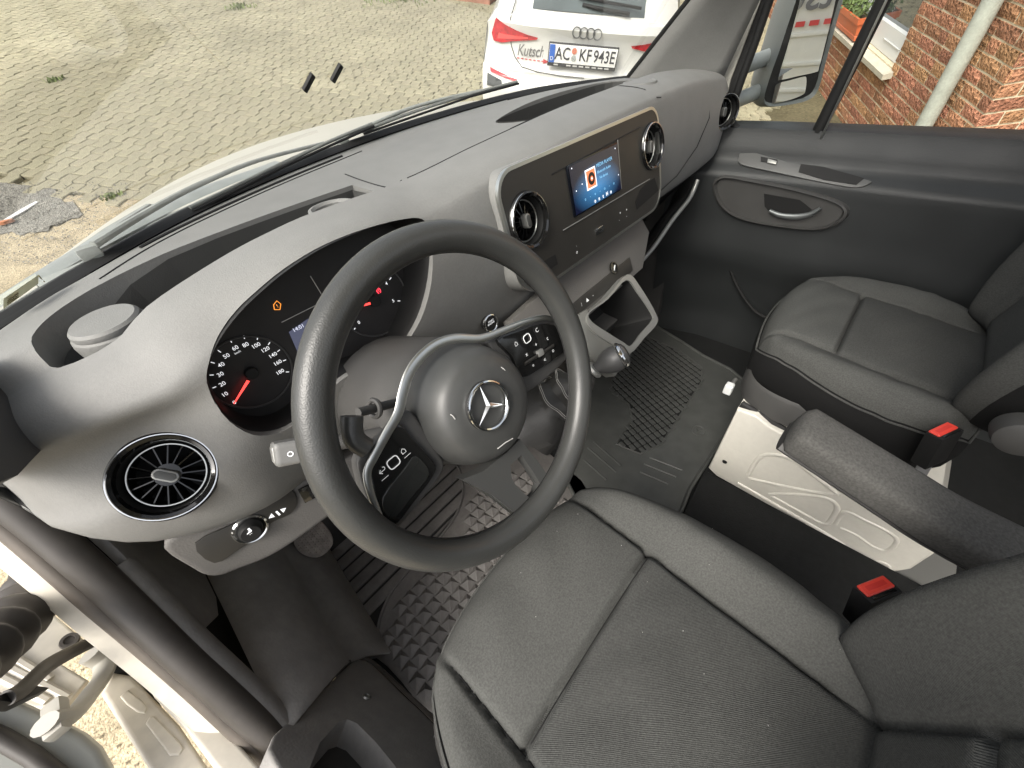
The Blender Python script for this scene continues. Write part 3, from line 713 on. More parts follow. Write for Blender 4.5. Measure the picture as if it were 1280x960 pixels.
# right A-pillar trim and left A-pillar trim
def pillar(sg, name):
    prof_ = [(.70, .53, 1.05), (.715, .47, .95), (.735, .41, .80), (.765, .35, .62), (.80, .29, .42), (.825, .262, .33)]
    rows = []
    for k in range(11):
        t = k / 10; rows.append([V((sg * (x - .05 * t + .012 * math.sin(math.pi * i / 5)), y - s_ * .5 * t, .875 + .5 * t)) for i, (x, y, s_) in enumerate(prof_)])
    m_ = MB(); m_.grid(rows); return m_.obj(name, DASH, van, solid=.01)
pt_ = pillar(1, 'pillar_trim')
mb = MB(); mb.tube([V((.70 - .05 * k / 6 - .002, .535 - .525 * k / 6, .875 + .5 * k / 6)) for k in range(7)], .006, 8); mb.obj('pillar_seal', BLACK, van)
# floor, bulkhead foot and side walls of the footwell
mb = MB(); mb.grid([[V((x, y, z)) for x in (-.86, -.4, 0, .4, .87)] for y, z in ((-.95, -.012), (-.4, -.012), (.3, -.012), (.70, -.012), (.80, .12), (.84, .5))]); mb.obj('cab_floor', CARPET, van, smooth=False, solid=.01)
mb = MB(); mb.prism([V((.80, .30, -.01)), V((.86, .30, -.01)), V((.86, .30, .72)), V((.80, .30, .72))], EY * .4); mb.obj('kick_panel', DASHD, van)
# driver footwell: side trim, footrest hump, seat-side step cover
kp = [at(250, 690, X=-.86), at(270, 760, X=-.86), at(225, 800, X=-.87), at(130, 700, X=-.87), at(60, 620, X=-.87)]
mb = MB(); mb.prism([V((-.872, y, z)) for y, z in ((.52, .80), (.437, .735), (.349, .61), (.288, .54), (.235, .485), (.30, .41), (.35, .392), (.48, .40), (.62, .5), (.62, .75))], EX * .012, .004); mb.obj('kick_panel', LOWER, van)
mb = MB(); mb.prism([V((-.888, y, z)) for y, z in ((.44, .72), (.35, .60), (.22, .46), (.10, .32), (0, .24), (0, -.02), (.68, -.02), (.68, .75))], EX * .004); mb.obj('side_lining', CARPET, van)
mb = MB(); stp = spline([at(*q, X=-.872) for q in ((150, 706), (200, 756), (250, 806), (300, 852), (345, 896), (372, 930), (385, 955))], 5); mb.tube(stp, [(.026, .016)] * len(stp), 14, flat=V((0, .5, .8))); mb.obj('sill_trim', LOWER, van)
hump = []
for k in range(13):
    t = k / 12; a = V((-.868, lerp(.09, .46, t), lerp(.345, .365, t))); b = V((lerp(-.797, -.775, t), lerp(.195, .56, t), lerp(.135, .205, t)))
    nn = V((.75, -.1, .55)).normalized(); row = [a + V((-.01, 0, -.05)), a]
    for q in range(1, 8): row.append(a + (b - a) * (q / 8) + nn * (.030 * math.sin(math.pi * q / 8) ** .7))
    row += [b, b + V((.03, 0, -.05)), b + V((.055, 0, -.13 - .05 * t)), b + V((.06, 0, -.24))]
    hump.append(row)
mb = MB(); mb.grid(hump); mb.obj('footrest', LOWER, van, angle=70, solid=.006)
KA, KB, KC = V((-.86, .107, .335)), V((-.80, .20, .135)), at(545, 905, Z=.15)
KN = (KB - KA).cross(KC - KA).normalized(); KN = KN if KN.z > 0 else -KN
def kpt(x, y, h=0.0): return on_plane(x, y, KA + KN * h, KN)
cov = spline([kpt(*q) for q in ((335, 935), (358, 902), (405, 860), (438, 828), (450, 824), (466, 830), (505, 868), (548, 910), (575, 960), (560, 1040), (340, 1060), (360, 985))], 2, True)
mb = MB(); mb.prism([p - KN * .05 for p in cov], KN * .05, .006, 3); cv = mb.obj('step_cover', LOWER, van)
rec = [kpt(*q) for q in ((385, 965), (400, 928), (424, 902), (434, 899), (446, 904), (470, 928), (520, 990), (500, 1060), (390, 1060))]
cut = MB(); cut.prism([p - KN * .04 for p in rec], KN * .1); co = cut.obj('cut', LOWER); boolean(cv, [co])
mb = MB(); mb.bm.faces.new([mb.bm.verts.new(p - KN * .039) for p in rec]); mb.obj('recess_floor', DASHD, cv, smooth=False)
mb = MB(); mb.tube(spline([kpt(*q, .002) for q in ((405, 858), (438, 826), (450, 822), (467, 829), (507, 866), (550, 908), (577, 958))], 4), .004, 8); mb.obj('cover_edge', RUBBER, cv)
mb = MB(); c_ = kpt(458, 871, .001); mb.lathe([(0, .001), (.004, .001), (.0045, .003), (.008, .003), (.009, 0)], c_, KN, 18); mb.obj('screw', SATIN2, cv)
mb = MB(); mb.prism([at(*q, X=-.785) for q in ((-60, 440), (0, 462), (28, 500), (56, 533), (52, 562), (22, 594), (0, 602), (-60, 640))], EX * -.07, .006, 3); mb.obj('pillar_foot', DASHD, van)
# body aperture: rubber seal, painted sill, inner flange
def xp(pix, X): return [at(*q, X=X) for q in pix]
seal = xp([(-70, 550), (0, 616), (60, 667), (120, 720), (180, 776), (240, 832), (300, 886), (345, 928), (400, 985), (450, 1060)], -.885)
mb = MB(); mb.tube(spline(seal, 6), .0195, 16); mb.obj('door_seal', RUBBER, van)
lip = xp([(-90, 575), (0, 652), (60, 704), (120, 757), (180, 808), (240, 861), (290, 908), (335, 952), (420, 1040)], -.905)
mb = MB(); mb.tube(spline(lip, 6), .012, 10); mb.obj('seal_lip', M('seal_lip', (.10, .085, .07), .6, var=[(30, .2)]), van)
sill_o = xp([(-60, 612), (0, 664), (60, 716), (120, 768), (180, 818), (240, 872), (290, 920), (330, 962), (400, 1040)], -.915)
mb = MB(); so_ = spline(sill_o, 4)
mb.grid([[p + V(o_) for p in so_] for o_ in ((.006, 0, -.05), (.003, 0, -.006), (-.004, 0, .002), (-.014, 0, -.002), (-.026, -.008, -.02), (-.034, -.02, -.07), (-.036, -.02, -.16))]); mb.obj('body_flange', WHITED, van)

# =================================================================== dashboard
dash = thing('dashboard', 'grey moulded dashboard with round vents, dials and centre screen under the windscreen', 'dashboard', V((0, .35, .6)))
XS = [-.872 + 1.744 * i / 96 for i in range(97)]
def smooth_(e0, e1, x): t = min(1, max(0, (x - e0) / (e1 - e0))); return t * t * (3 - 2 * t)
def fshift(x): return interp(x, [(-.872, .17), (-.845, .10), (-.80, .055), (-.72, .02), (-.64, 0), (.76, 0), (.82, .010), (.85, .025), (.872, .06)])
ZCT = [(-.872, .83), (-.75, .860), (-.68, .874), (-.64, .893), (-.58, .906), (-.50, .917), (-.42, .922), (-.34, .921), (-.27, .917), (-.1, .928), (.2, .942), (.5, .945), (.7, .932), (.80, .918), (.872, .89)]
RIMT = [(-.872, .855), (-.70, .889), (-.55, .900), (-.25, .901), (0, .918), (.3, .932), (.6, .925), (.872, .885)]
DROP = [(-.80, .012), (-.70, .022), (-.64, .034), (-.60, .034), (-.54, .021), (-.46, .011), (-.38, .011), (-.31, .020), (-.2, .016), (.7, .016)]
def dprof(x):
    f = fshift(x); hood = interp(x, [(-.78, 0), (-.64, 1), (-.36, 1), (-.24, .45), (.5, .45), (.75, .1)])
    lipz = interp(x, [(-.872, .74), (-.845, .68), (-.80, .625), (-.70, .597), (-.3, .60), (.22, .60), (.29, .66), (.6, .668), (.78, .685), (.84, .72), (.872, .76)])
    lf = smooth_(-.60, -.70, x); b = wbase(x); zc = interp(x, ZCT); rz = interp(x, RIMT); dr = interp(x, DROP)
    y1 = min(.462, b.y - .045)
    P_ = [(b.y - .005, b.z - .002), (lerp(b.y, y1, .5), lerp(b.z, rz, .5) + .003), (y1, rz), (.375, rz - .001), (.338 + f * .3, lerp(rz, zc, .85)), (.320 + f * .4, zc), (.270 + f * .8, zc - dr * .35), (.240 + f, zc - dr), (.226 + f, zc - dr - .016), (.212 + f + .022 * lf, min(.84, zc - dr - .045)), (.208 + f + .004 * lf, min(.78, zc - dr - .085)), (.211 + f - .018 * lf, .72), (.222 + f - .022 * lf, lerp(.66, lipz + .04, .6)), (.243 + f - .01 * lf, lipz + .008), (.27 + f, lipz), (.31 + f, lipz + .006)]
    pts = spline([V((x, y, z)) for y, z in P_], 4)
    pts += [V((x, min(.50, b.y - .05), lipz + .05)), V((x, min(.56, b.y - .03), .80))]
    return pts
mb = MB(); mb.grid([dprof(x) for x in XS], close_u=True, cap=True); shell = mb.obj('dash_shell', DASH, dash, angle=60)
CLP = [(253, 470), (256, 445), (268, 417), (292, 385), (320, 358), (352, 332), (390, 308), (430, 290), (470, 277), (505, 270), (520, 274), (526, 290), (527, 320), (523, 355), (512, 392), (492, 424), (462, 443), (430, 456), (402, 476), (375, 505), (350, 524), (322, 531), (296, 526), (270, 506)]
clus = spline([at(*q, Y=.240) - EZ * .004 for q in CLP], 3, True)
CDR = V((0, 1, -.22))
mb = MB(); mb.prism([p - CDR * .14 for p in clus], CDR * .24); c1 = mb.obj('cut', DASH)
def vcut(pix, Y=None, Z=None, dn=.07): 
    m_ = MB(); pts = [at(*q, Z=Z) for q in pix]; m_.prism([p - EZ * dn for p in pts], EZ * (dn + .08)); return m_.obj('cut', DASH)
c2 = MB(); tray = [V((-.735, .335, .9)), V((-.68, .316, .9)), V((-.60, .316, .9)), V((-.50, .319, .9)), V((-.34, .319, .9)), V((-.30, .323, .9)), V((-.285, .35, .9)), V((-.285, .45, .9)), V((-.30, .462, .9)), V((-.45, .466, .9)), V((-.64, .455, .9)), V((-.705, .435, .9)), V((-.735, .405, .9)), V((-.742, .37, .9))]
tray = spline(tray, 3, True); c2.prism([p - EZ * .065 for p in tray], EZ * .15); c2 = c2.obj('cut', DASH)
c3 = MB(); tray2 = [V((.08, .44, .93)), V((.14, .36, .93)), V((.22, .342, .93)), V((.42, .337, .93)), V((.54, .342, .93)), V((.585, .37, .93)), V((.585, .45, .93)), V((.52, .49, .93)), V((.3, .50, .93)), V((.12, .475, .93))]
tray2 = spline(tray2, 3, True); c3.prism([p - EZ * .055 for p in tray2], EZ * .15); c3 = c3.obj('cut', DASH)
VL = at(206, 595, Y=.232); VLN = V((-.02, -.80, .60)).normalized()
c4 = MB(); c4.lathe([(0, -.06), (.050, -.06), (.050, .1), (0, .1)], VL, VLN, 48); c4 = c4.obj('cut', DASH)
VR = at(907, 140, X=.79); VRN = V((-.45, -.85, .12)).normalized()
c5 = MB(); c5.lathe([(0, -.06), (.0465, -.06), (.0465, .1), (0, .1)], VR, VRN, 48); c5 = c5.obj('cut', DASH)
boolean(shell, [c1, c2, c3, c4, c5])
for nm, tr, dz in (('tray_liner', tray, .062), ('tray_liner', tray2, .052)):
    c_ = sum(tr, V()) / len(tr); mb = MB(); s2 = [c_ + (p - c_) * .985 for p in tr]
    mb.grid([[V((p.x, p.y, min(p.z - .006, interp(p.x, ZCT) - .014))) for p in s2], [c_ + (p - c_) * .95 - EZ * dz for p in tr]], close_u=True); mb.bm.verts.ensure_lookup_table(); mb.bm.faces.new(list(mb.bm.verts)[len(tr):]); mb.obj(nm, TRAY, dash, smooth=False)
# round lid and ring cup holders in the trays
c_ = at(122, 394, Y=.372) - EZ * .006; mb = MB(); mb.lathe([(0, .0), (.032, .0), (.035, -.003), (.036, -.007), (.0355, -.009), (.038, -.011), (.0395, -.016), (.0395, -.06), (.0, -.06)], c_, V((0, -.06, 1)), 40); mb.obj('cup_lid', DASH, dash, angle=30)
def cup(c, r, name='cup_holder'):
    m_ = MB(); m_.lathe([(r - .008, -.045), (r - .006, -.004), (r - .002, 0), (r + .003, -.001), (r + .005, -.008), (r + .005, -.05)], c, EZ, 40); o = m_.obj(name, DASH, dash)
    m_ = MB(); m_.lathe([(0, -.044), (r - .007, -.044)], c, EZ, 32); m_.obj('cup_bottom', TRAY, o)
cup(at(414, 257, Y=.412), .034); cup(at(800, 101, Z=.944), .036)
# small demister slots and seams on the top
def seam(pts, name='seam', r_=.0012, mat=BLACK, par=None):
    m_ = MB(); m_.tube(pts, r_, 6); return m_.obj(name, mat, par or dash)
def dtop(x, y):         # height of the dash top
    pr = dprof(x)[:27]; 
    for a, b in zip(pr, pr[1:]):
        if min(a.y, b.y) <= y <= max(a.y, b.y): return V((x, y, lerp(a.z, b.z, (y - a.y) / (b.y - a.y + 1e-9))))
    return V((x, y, pr[0].z))
seam([dtop(x, yw(x) - .045) + EZ * .0004 for x in [-.60 + .4 * i / 20 for i in range(21)]], 'demister_slot', .0028)
seam([dtop(x, yw(x) - .065) + EZ * .0002 for x in [-.66 + .5 * i / 24 for i in range(25)]])
seam([dtop(x, yw(x) - .045) + EZ * .0004 for x in [.30 + .22 * i / 12 for i in range(13)]], 'demister_slot', .0028)
seam([dtop(-.25 + .50 * i / 24, .335) + EZ * .0002 for i in range(25)])
seam([dtop(-.262, .335 + .017 * i) + EZ * .0002 for i in range(12)])
seam([dtop(.04 + .1 * i / 8, .375 + (.012 if 0 < i < 8 else 0)) + EZ * .0003 for i in range(9)], 'sensor_seam')
# ---- round vents
def vent(c, n_, R_, parent, ring, knob_ref, fins=16, dep=.05):
    n_ = V(n_).normalized()
    m_ = MB(); m_.lathe([(R_ * .80, -.012), (R_ * .82, -.002), (R_ * .86, .004), (R_ * .93, .006), (R_ * 1.0, .003), (R_ * 1.03, -.002), (R_ * 1.03, -.02)], c, n_, 56); v = m_.obj('air_vent', ring, parent)
    m_ = MB(); m_.lathe([(R_ * .82, -.002), (R_ * .79, -.012), (R_ * .74, -dep), (0, -dep)], c, n_, 40); m_.obj('vent_throat', BLACK, v)
    m_ = MB(); m_.torus(c - n_ * .014, n_, R_ * .72, .0012, 48, 6); m_.obj('inner_ring', SATIN, v)
    m_ = MB(); m_.torus(c + n_ * .004, n_, R_ * .965, .0011, 56, 6); m_.obj('chrome_rim', CHROME, v)
    a = V(knob_ref); a = (a - n_ * a.dot(n_)).normalized(); b = n_.cross(a)
    fm = None
    for k in range(fins):
        q = 2 * math.pi * k / fins; d = a * math.cos(q) + b * math.sin(q); e = n_.cross(d)
        m_ = MB(); m_.prism([c + d * (R_ * .26) - n_ * .012 - e * .0006, c + d * (R_ * .72) - n_ * .015 - e * .0006, c + d * (R_ * .72) - n_ * .028 + e * .004, c + d * (R_ * .26) - n_ * .026 + e * .003], e * .0013); m_.obj('fin', PBLACK, v, smooth=False)
    m_ = MB(); m_.lathe([(0, -.012), (R_ * .26, -.013), (R_ * .27, -.03), (0, -.03)], c, n_, 24); m_.obj('vent_hub', PBLACK, v)
    m_ = MB(); m_.prism(frame_pts(rrect(R_ * .52, R_ * .26, R_ * .128), c - n_ * .013, a, b), n_ * .012, .002); kn = m_.obj('knob', SATIN2, v)
    m_ = MB(); m_.prism(frame_pts(rrect(R_ * .42, R_ * .17, R_ * .083), c - n_ * .001, a, b), n_ * .0012, .0005); m_.obj('knob_face', HUBM, kn)
    return v
vent(VL, VLN, .0495, dash, PBLACK, V((.55, -.48, -.64)))
vent(VR, VRN, .0455, dash, PBLACK, V((0, 0, 1)))
# ---- instrument cluster
mb = MB(); n_c = len(clus); cc = sum(clus, V()) / n_c
mb.grid([[cc + (p - cc) * f + CDR * d for p in clus] for f, d in ((1.004, -.020), (.994, -.018), (.988, .0), (.96, .065))], close_u=True); bez = mb.obj('instrument_cluster', BLACK, dash)
CN = V((0, -.985, .17)).normalized(); CU = V((0, .17, .985)).normalized(); CO = V((cc.x, cc.y + .046, cc.z - .012))
FACE = M('dial_face', (.022, .021, .021), .45, var=[(40, .1)])
mb = MB(); mb.bm.faces.new([mb.bm.verts.new(on_plane(*to_px(cc + (p - cc) * 1.02)[:2], CO, CN)) for p in clus]); mb.obj('dial_plate', FACE, bez, smooth=False)
def ci(x, y, h=.001): return on_plane(x, y, CO + CN * h, CN)
def dial(cpx, r_px):
    c = ci(*cpx, .002); r_ = (ci(cpx[0] + r_px, cpx[1]) - ci(*cpx)).length
    m_ = MB(); m_.torus(c, CN, r_, .0014, 56, 6); d = m_.obj('dial', M('dial_rim', (.06, .06, .06), .35), bez)
    m_ = MB(); m_.lathe([(0, .006), (r_ * .15, .006), (r_ * .17, 0)], c, CN, 20); m_.obj('needle_hub', BLACK, d)
    return d, c
sp, spc = dial((314, 466), 51)
for s_, x, y in (('0', 293, 503), ('10', 281, 493), ('20', 278, 480), ('30', 275.5, 468), ('40', 276.5, 456), ('50', 283, 445), ('60', 294, 435), ('80', 307, 431), ('100', 320, 432), ('120', 331.5, 437), ('140', 341, 444), ('160', 347, 453.5), ('180', 350, 465)):
    p = ci(x, y); text(s_, p, EX, CU, .0072, PRINT, sp, name='numeral', bold=.006)
    d = (p - spc); d -= CN * d.dot(CN); q = spc + d * 1.27; dn = d.normalized()
    m_ = MB(); m_.box(q - CN * .0005, dn, CN.cross(dn), CN, (.0040, .0009, .0006)); m_.obj('tick', PRINT, sp, smooth=False)
text('km/h', ci(297, 440.5), EX, CU, .0038, PRINT, sp, name='unit_print')
def needle(c, x, y, par):
    p = ci(x, y, .006); d = (p - c); d -= CN * d.dot(CN); dn = d.normalized(); e = CN.cross(dn); c2_ = c + CN * .0055
    m_ = MB(); m_.prism([c2_ + dn * .010 - e * .0017, c2_ + d - e * .0006, c2_ + d + e * .0006, c2_ + dn * .010 + e * .0017], CN * .001); m_.obj('needle', NEEDLE, par, smooth=False)
needle(spc, 292, 504, sp)
ta, tac = dial((468, 376), 40)
for s_, x, y in (('0', 448.5, 403), ('4', 483, 354.5), ('5', 491.5, 376), ('1', 432, 385), ('2', 440, 362), ('3', 460, 350)):
    p = ci(x, y); text(s_, p, EX, CU, .0072, PRINT, ta, name='numeral', bold=.006)
    d = (p - tac); d -= CN * d.dot(CN); dn = d.normalized(); q = tac + d * 1.3
    m_ = MB(); m_.box(q, dn, CN.cross(dn), CN, (.0045, .0011, .0006)); m_.obj('tick', PRINT, ta, smooth=False)
needle(tac, 446, 384, ta)
text('(!)', ci(473, 363), EX, CU, .0085, M('warn_red', (.6, .02, .03), .5, emit=((1, .05, .08), 1.2)), bez, name='warning_lamp', bold=.02)
WO = M('warn_amber', (.7, .2, .02), .5, emit=((1, .35, .05), .6))
text('!', ci(346.5, 382.5), EX, CU, .006, WO, bez, name='warning_lamp', bold=.01)
m_ = MB(); m_.tube([ci(343, 387), ci(342, 381), ci(346, 376), ci(351, 380), ci(350, 387), ci(343, 387)], .0005, 5); m_.obj('warning_lamp', WO, bez)
m_ = MB(); m_.poly([ci(361, 415, .002), ci(384, 399, .002), ci(420, 385, .002), ci(425, 425, .002), ci(385, 455, .002), ci(371, 438, .002)]); m_.obj('trip_display', M('trip_display', (.03, .03, .045), .3, emit=((.2, .22, .34), .18)), bez, smooth=False)
text('14:01', ci(373, 410, .003), EX, CU, .0075, M('display_text', (.5, .5, .6), .5, emit=((.65, .68, .8), .5)), bez, name='display_digits')
m_ = MB(); m_.tube([ci(388, 345), ci(402, 368)], .0006, 4); m_.tube([ci(352, 403), ci(398, 380)], .0006, 4); m_.obj('display_line', PRINTG, bez)

# ---- centre panel
PU = V((0, .045, .2)).normalized(); PN = EX.cross(PU).normalized()
PO = V((.072, .186, .815))
PN = V((0, -PU.z, PU.y))
def cpn(x, y, h=0.0): return on_plane(x, y, PO + PN * h, PN)
def pl_uv(p): d = p - PO; return (d.x, d.dot(PU))
cor = [pl_uv(cpn(*q)) for q in ((622, 222), (825, 128), (825, 247), (690, 345))]
u0, u1, v1, v0 = -.255, .262, .103, -.104
def panel_outline(g=0.0):
    o = []
    for (cx, cy, a0, r_) in ((u1 - .035, v1 - .035, 0, .035), (u0 + .04, v1 - .04, 90, .04), (u0 + .05, v0 + .05, 180, .05), (u1 - .05, v0 + .05, 270, .05)):
        for k in range(9):
            q = math.radians(a0 + 90 * k / 8); o.append((cx + (r_ - g) * math.cos(q), cy + (r_ - g) * math.sin(q)))
    return o
mb = MB(); mb.grid([[PO + EX * u + PU * v + PN * h for u, v in panel_outline(g)] for g, h in ((-.004, -.06), (0, -.012), (.001, -.006))], close_u=True); cpan = mb.obj('centre_panel', DASH, dash)
mb = MB(); ring_strip(mb, frame_pts(panel_outline(-.0015), PO - PN * .007, EX, PU), frame_pts(panel_outline(.004), PO - PN * .007, EX, PU), PN * .0075); mb.obj('panel_trim', SATIN, cpan)
mb = MB(); mb.prism(frame_pts(panel_outline(.003), PO - PN * .006, EX, PU), PN * .006); face = mb.obj('panel_face', PANEL, cpan, smooth=False)
cts = []
for q in ((662, 276), (816, 183)):
    m_ = MB(); m_.lathe([(0, -.03), (.044, -.03), (.044, .03), (0, .03)], cpn(*q), PN, 48); cts.append(m_.obj('cut', PANEL))
    m_ = MB(); m_.lathe([(0, -.06), (.044, -.06), (.044, .1), (0, .1)], cpn(*q), PN, 48); cc_ = m_.obj('cut', DASH); boolean(shell, [cc_])
boolean(face, cts); face.data.polygons.foreach_set('use_smooth', [False] * len(face.data.polygons))
for q in ((662, 276), (816, 183)):
    vent(cpn(*q, .002), PN, .046, cpan, PBLACK, V((0, 0, 1)), 14, .034)
# screen
sc = [cpn(*q, .002) for q in ((711, 208), (771, 176), (776, 234), (716, 277))]
so = sum(sc, V()) / 4; suv = [pl_uv(p) for p in sc]; sw = ((suv[1][0] - suv[0][0]) + (suv[2][0] - suv[3][0])) / 2; sh = ((suv[0][1] - suv[3][1]) + (suv[1][1] - suv[2][1])) / 2
mb = MB(); mb.box(so - PN * .001, EX, PU, PN, (sw, sh, .004), .001); scr = mb.obj('display_screen', M('screen_off', (.004, .005, .008), .12), cpan)
def scr_mat(name, c0, c1, st):
    m = bpy.data.materials.new(name); m.use_nodes = True; n = m.node_tree.nodes; l = m.node_tree.links; b = n['Principled BSDF']
    tc = n.new('ShaderNodeTexCoord'); gr = n.new('ShaderNodeTexGradient'); gr.gradient_type = 'SPHERICAL'; mp = n.new('ShaderNodeMapping')
    mp.inputs['Location'].default_value = (-(so.x) / .085, -(so.y) / .09, -(so.z - .012) / .042); mp.inputs['Scale'].default_value = (1 / .085, 1 / .09, 1 / .042)
    l.new(tc.outputs['Object'], mp.inputs['Vector']); l.new(mp.outputs[0], gr.inputs['Vector'])
    ra = n.new('ShaderNodeValToRGB'); ra.color_ramp.elements[0].color = (*c0, 1); ra.color_ramp.elements[1].color = (*c1, 1); l.new(gr.outputs['Fac'], ra.inputs['Fac'])
    b.inputs['Base Color'].default_value = (.005, .006, .01, 1); b.inputs['Roughness'].default_value = .12
    l.new(ra.outputs[0], b.inputs['Emission Color']); b.inputs['Emission Strength'].default_value = st; return m
SP = lambda u, v, h=.0022: so + EX * (u * sw) + PU * (v * sh) + PN * h
mb = MB(); mb.poly([SP(-.48, -.47), SP(.48, -.47), SP(.48, .47), SP(-.48, .47)]); mb.obj('screen_image', scr_mat('screen_blue', (.002, .004, .02), (.06, .26, .55), .5), scr, smooth=False)
ORG = M('cover_orange', (.3, .08, .03), .4, emit=((.85, .22, .10), .55)); WHT = M('screen_white', (.4, .4, .4), .4, emit=((.85, .9, 1), .7)); CYN = M('screen_cyan', (.1, .2, .3), .4, emit=((.25, .6, .9), .5)); BLK = M('screen_black', (.01, .01, .01), .3)
mb = MB(); mb.poly([SP(-.22, -.13, .003), SP(-.02, -.13, .003), SP(-.02, .27, .003), SP(-.22, .27, .003)]); art = mb.obj('cover_art', WHT, scr, smooth=False)
mb = MB(); mb.poly([SP(-.205, -.10, .0034), SP(-.035, -.10, .0034), SP(-.035, .24, .0034), SP(-.205, .24, .0034)]); mb.obj('cover_field', ORG, scr, smooth=False)
for r_, m_ in ((.011, BLK), (.0045, ORG), (.0018, WHT)):
    mb = MB(); mb.lathe([(0, .0002), (r_, .0002)], SP(-.12, .07, .0037 + .0004 * (3 - r_ * 200)), PN, 24); mb.obj('disc_mark', m_, scr, smooth=False)
text('MEDIA PLAYER', SP(.17, .25, .003), EX, PU, .0085, CYN, scr, name='screen_text'); text('Bluetooth Audio', SP(.15, .12, .003), EX, PU, .007, CYN, scr, name='screen_text'); text('No device', SP(.13, .0, .003), EX, PU, .007, CYN, scr, name='screen_text')
for k, s_ in enumerate(('o', 'n', 't', 'H', 'o')): text(s_, SP(-.10 + k * .085, -.40, .003), EX, PU, .010, WHT, scr, name='screen_icon', bold=.02)
for k in range(7): text('-' if k % 2 else 'o', SP(-.28 + k * .10, -.26, .003), EX, PU, .008, CYN, scr, name='screen_icon')
for u, v in ((-.44, .42), (-.42, -.02), (-.30, .05), (.42, .40), (.44, -.15)): text('•', SP(u, v, .003), EX, PU, .010, WHT, scr, name='screen_icon')
# recess lines of the screen bay, pocket, usb, switches
PLINE = M('panel_gap', (.01, .01, .01), .5)
for a, b, m_ in (((690, 218), (800, 159), PLINE), ((704, 288), (812, 224), SATIN2)):
    mb = MB(); mb.tube([cpn(*a, .0005), cpn(*b, .0005)], .0011, 6); mb.obj('panel_line', m_, cpan)
mb = MB(); mb.tube([cpn(772, 174, .001), cpn(777, 236, .001)], .0008, 6); mb.obj('panel_line', SATIN2, cpan)
mb = MB(); mb.prism([cpn(*q, .0006) for q in ((818, 222), (823, 238), (796, 262), (794, 252), (800, 238), (808, 229))], PN * .0005); mb.obj('pocket_opening', BLACK, cpan)
mb = MB(); mb.prism([cpn(*q, .0006) for q in ((674, 330), (694, 318), (697, 330), (676, 345))], PN * .0006); mb.obj('pocket_opening', BLACK, cpan)
mb = MB(); mb.box(cpn(749, 288, .001), EX, PU, PN, (.028, .012, .003), .001); us = mb.obj('usb_port', CHROME, cpan); mb = MB(); mb.box(cpn(749, 288, .003), EX, PU, PN, (.018, .004, .001)); mb.obj('usb_slot', BLACK, us)
for q, s_ in (((775, 266), '▪'), ((783, 262), '▪'), ((774, 275), '-'), ((783, 270), '-'), ((720, 306), '.'), ((721, 315), 'o')): text(s_, cpn(*q, .001), EX, PU, .010, ICONW, cpan, name='switch_icon')
# flank between cluster and panel: start button
st_c = at(612, 404, Y=.205); SN = V((0, -.97, .22)).normalized()
mb = MB(); mb.lathe([(0, .004), (.0125, .004), (.0135, .002), (.0135, -.01)], st_c, SN, 32); sb = mb.obj('start_button', BLACK, dash)
mb = MB(); mb.torus(st_c + SN * .003, SN, .0155, .0022, 36, 8); mb.obj('button_ring', CHROME, sb)
for k, s_ in enumerate(('START', 'ENGINE', 'STOP')): text(s_, st_c + SN * .0045 + V((0, 0, .0055 - .005 * k)), EX, V((0, .2, 1)), .0048, PRINT, sb, name='button_print')
# ---- passenger side: lid seam, glovebox edge with bright handle bar
seam([p for p in [V((.37, .206, .86)), V((.37, .205, .80)), V((.372, .206, .74)), V((.40, .207, .715)), V((.5, .205, .73)), V((.6, .205, .775)), V((.66, .21, .83)), V((.66, .222, .88))]], 'lid_seam', .0011)
seam([dtop(.37 - .01 * i / 6, .22 + .02 * i) + EZ * .0002 for i in range(7)])
mb = MB(); hb = spline([at(*q, Y=.215) for q in ((792, 336), (815, 312), (840, 276), (862, 248), (872, 225))], 5); mb.tube(hb, .0065, 10); mb.obj('glovebox_bar', SATIN2, dash)
mb = MB(); mb.grid([[p + V((0, .01 + .05 * k, .012 - .05 * k * k)) for p in hb] for k in (0, .4, .8, 1.2)]); mb.obj('glovebox_shelf', BLACK, dash)
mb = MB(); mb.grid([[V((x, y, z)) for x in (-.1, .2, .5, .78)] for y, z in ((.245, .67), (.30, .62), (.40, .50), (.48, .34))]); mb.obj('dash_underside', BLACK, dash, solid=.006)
# ---- lower centre: switch strip and console bin
def lcn(x, y, h=0.0): return on_plane(x, y, LO + LN * h, LN)
LN = V((0, -.86, .51)).normalized(); LO = at(750, 350, Y=.158)
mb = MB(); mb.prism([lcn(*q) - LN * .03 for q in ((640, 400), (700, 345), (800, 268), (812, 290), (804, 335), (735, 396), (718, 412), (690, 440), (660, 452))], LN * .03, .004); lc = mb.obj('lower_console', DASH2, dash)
mb = MB(); mb.prism([lcn(*q, .0005) for q in ((700, 392), (786, 322), (790, 338), (716, 398))], LN * .003, .001); ss = mb.obj('switch_strip', PANEL, lc)
mb = MB(); c_ = lcn(767, 335, .004); mb.lathe([(0, -.001), (.010, -.001), (.0115, .003), (.0135, .003), (.0145, 0)], c_, LN, 28); sk = mb.obj('socket', PBLACK, lc); mb = MB(); mb.box(c_ + LN * .003, V((.4, .2, .8)).normalized(), V((.8, 0, -.4)).normalized(), LN, (.012, .002, .002)); mb.obj('socket_mark', ICONW, sk)
for q, s_ in (((727, 381), '/'), ((734, 375), '▲'), ((741, 369), '-')): text(s_, lcn(*q, .0045), EX, V((0, .5, .86)), .011, ICONW, ss, name='switch_icon')
BN = V((0, -.8, .6)).normalized(); BO = V((.1, .095, .585))
def bcn(x, y, h=0.0): return on_plane(x, y, BO + BN * h, BN)
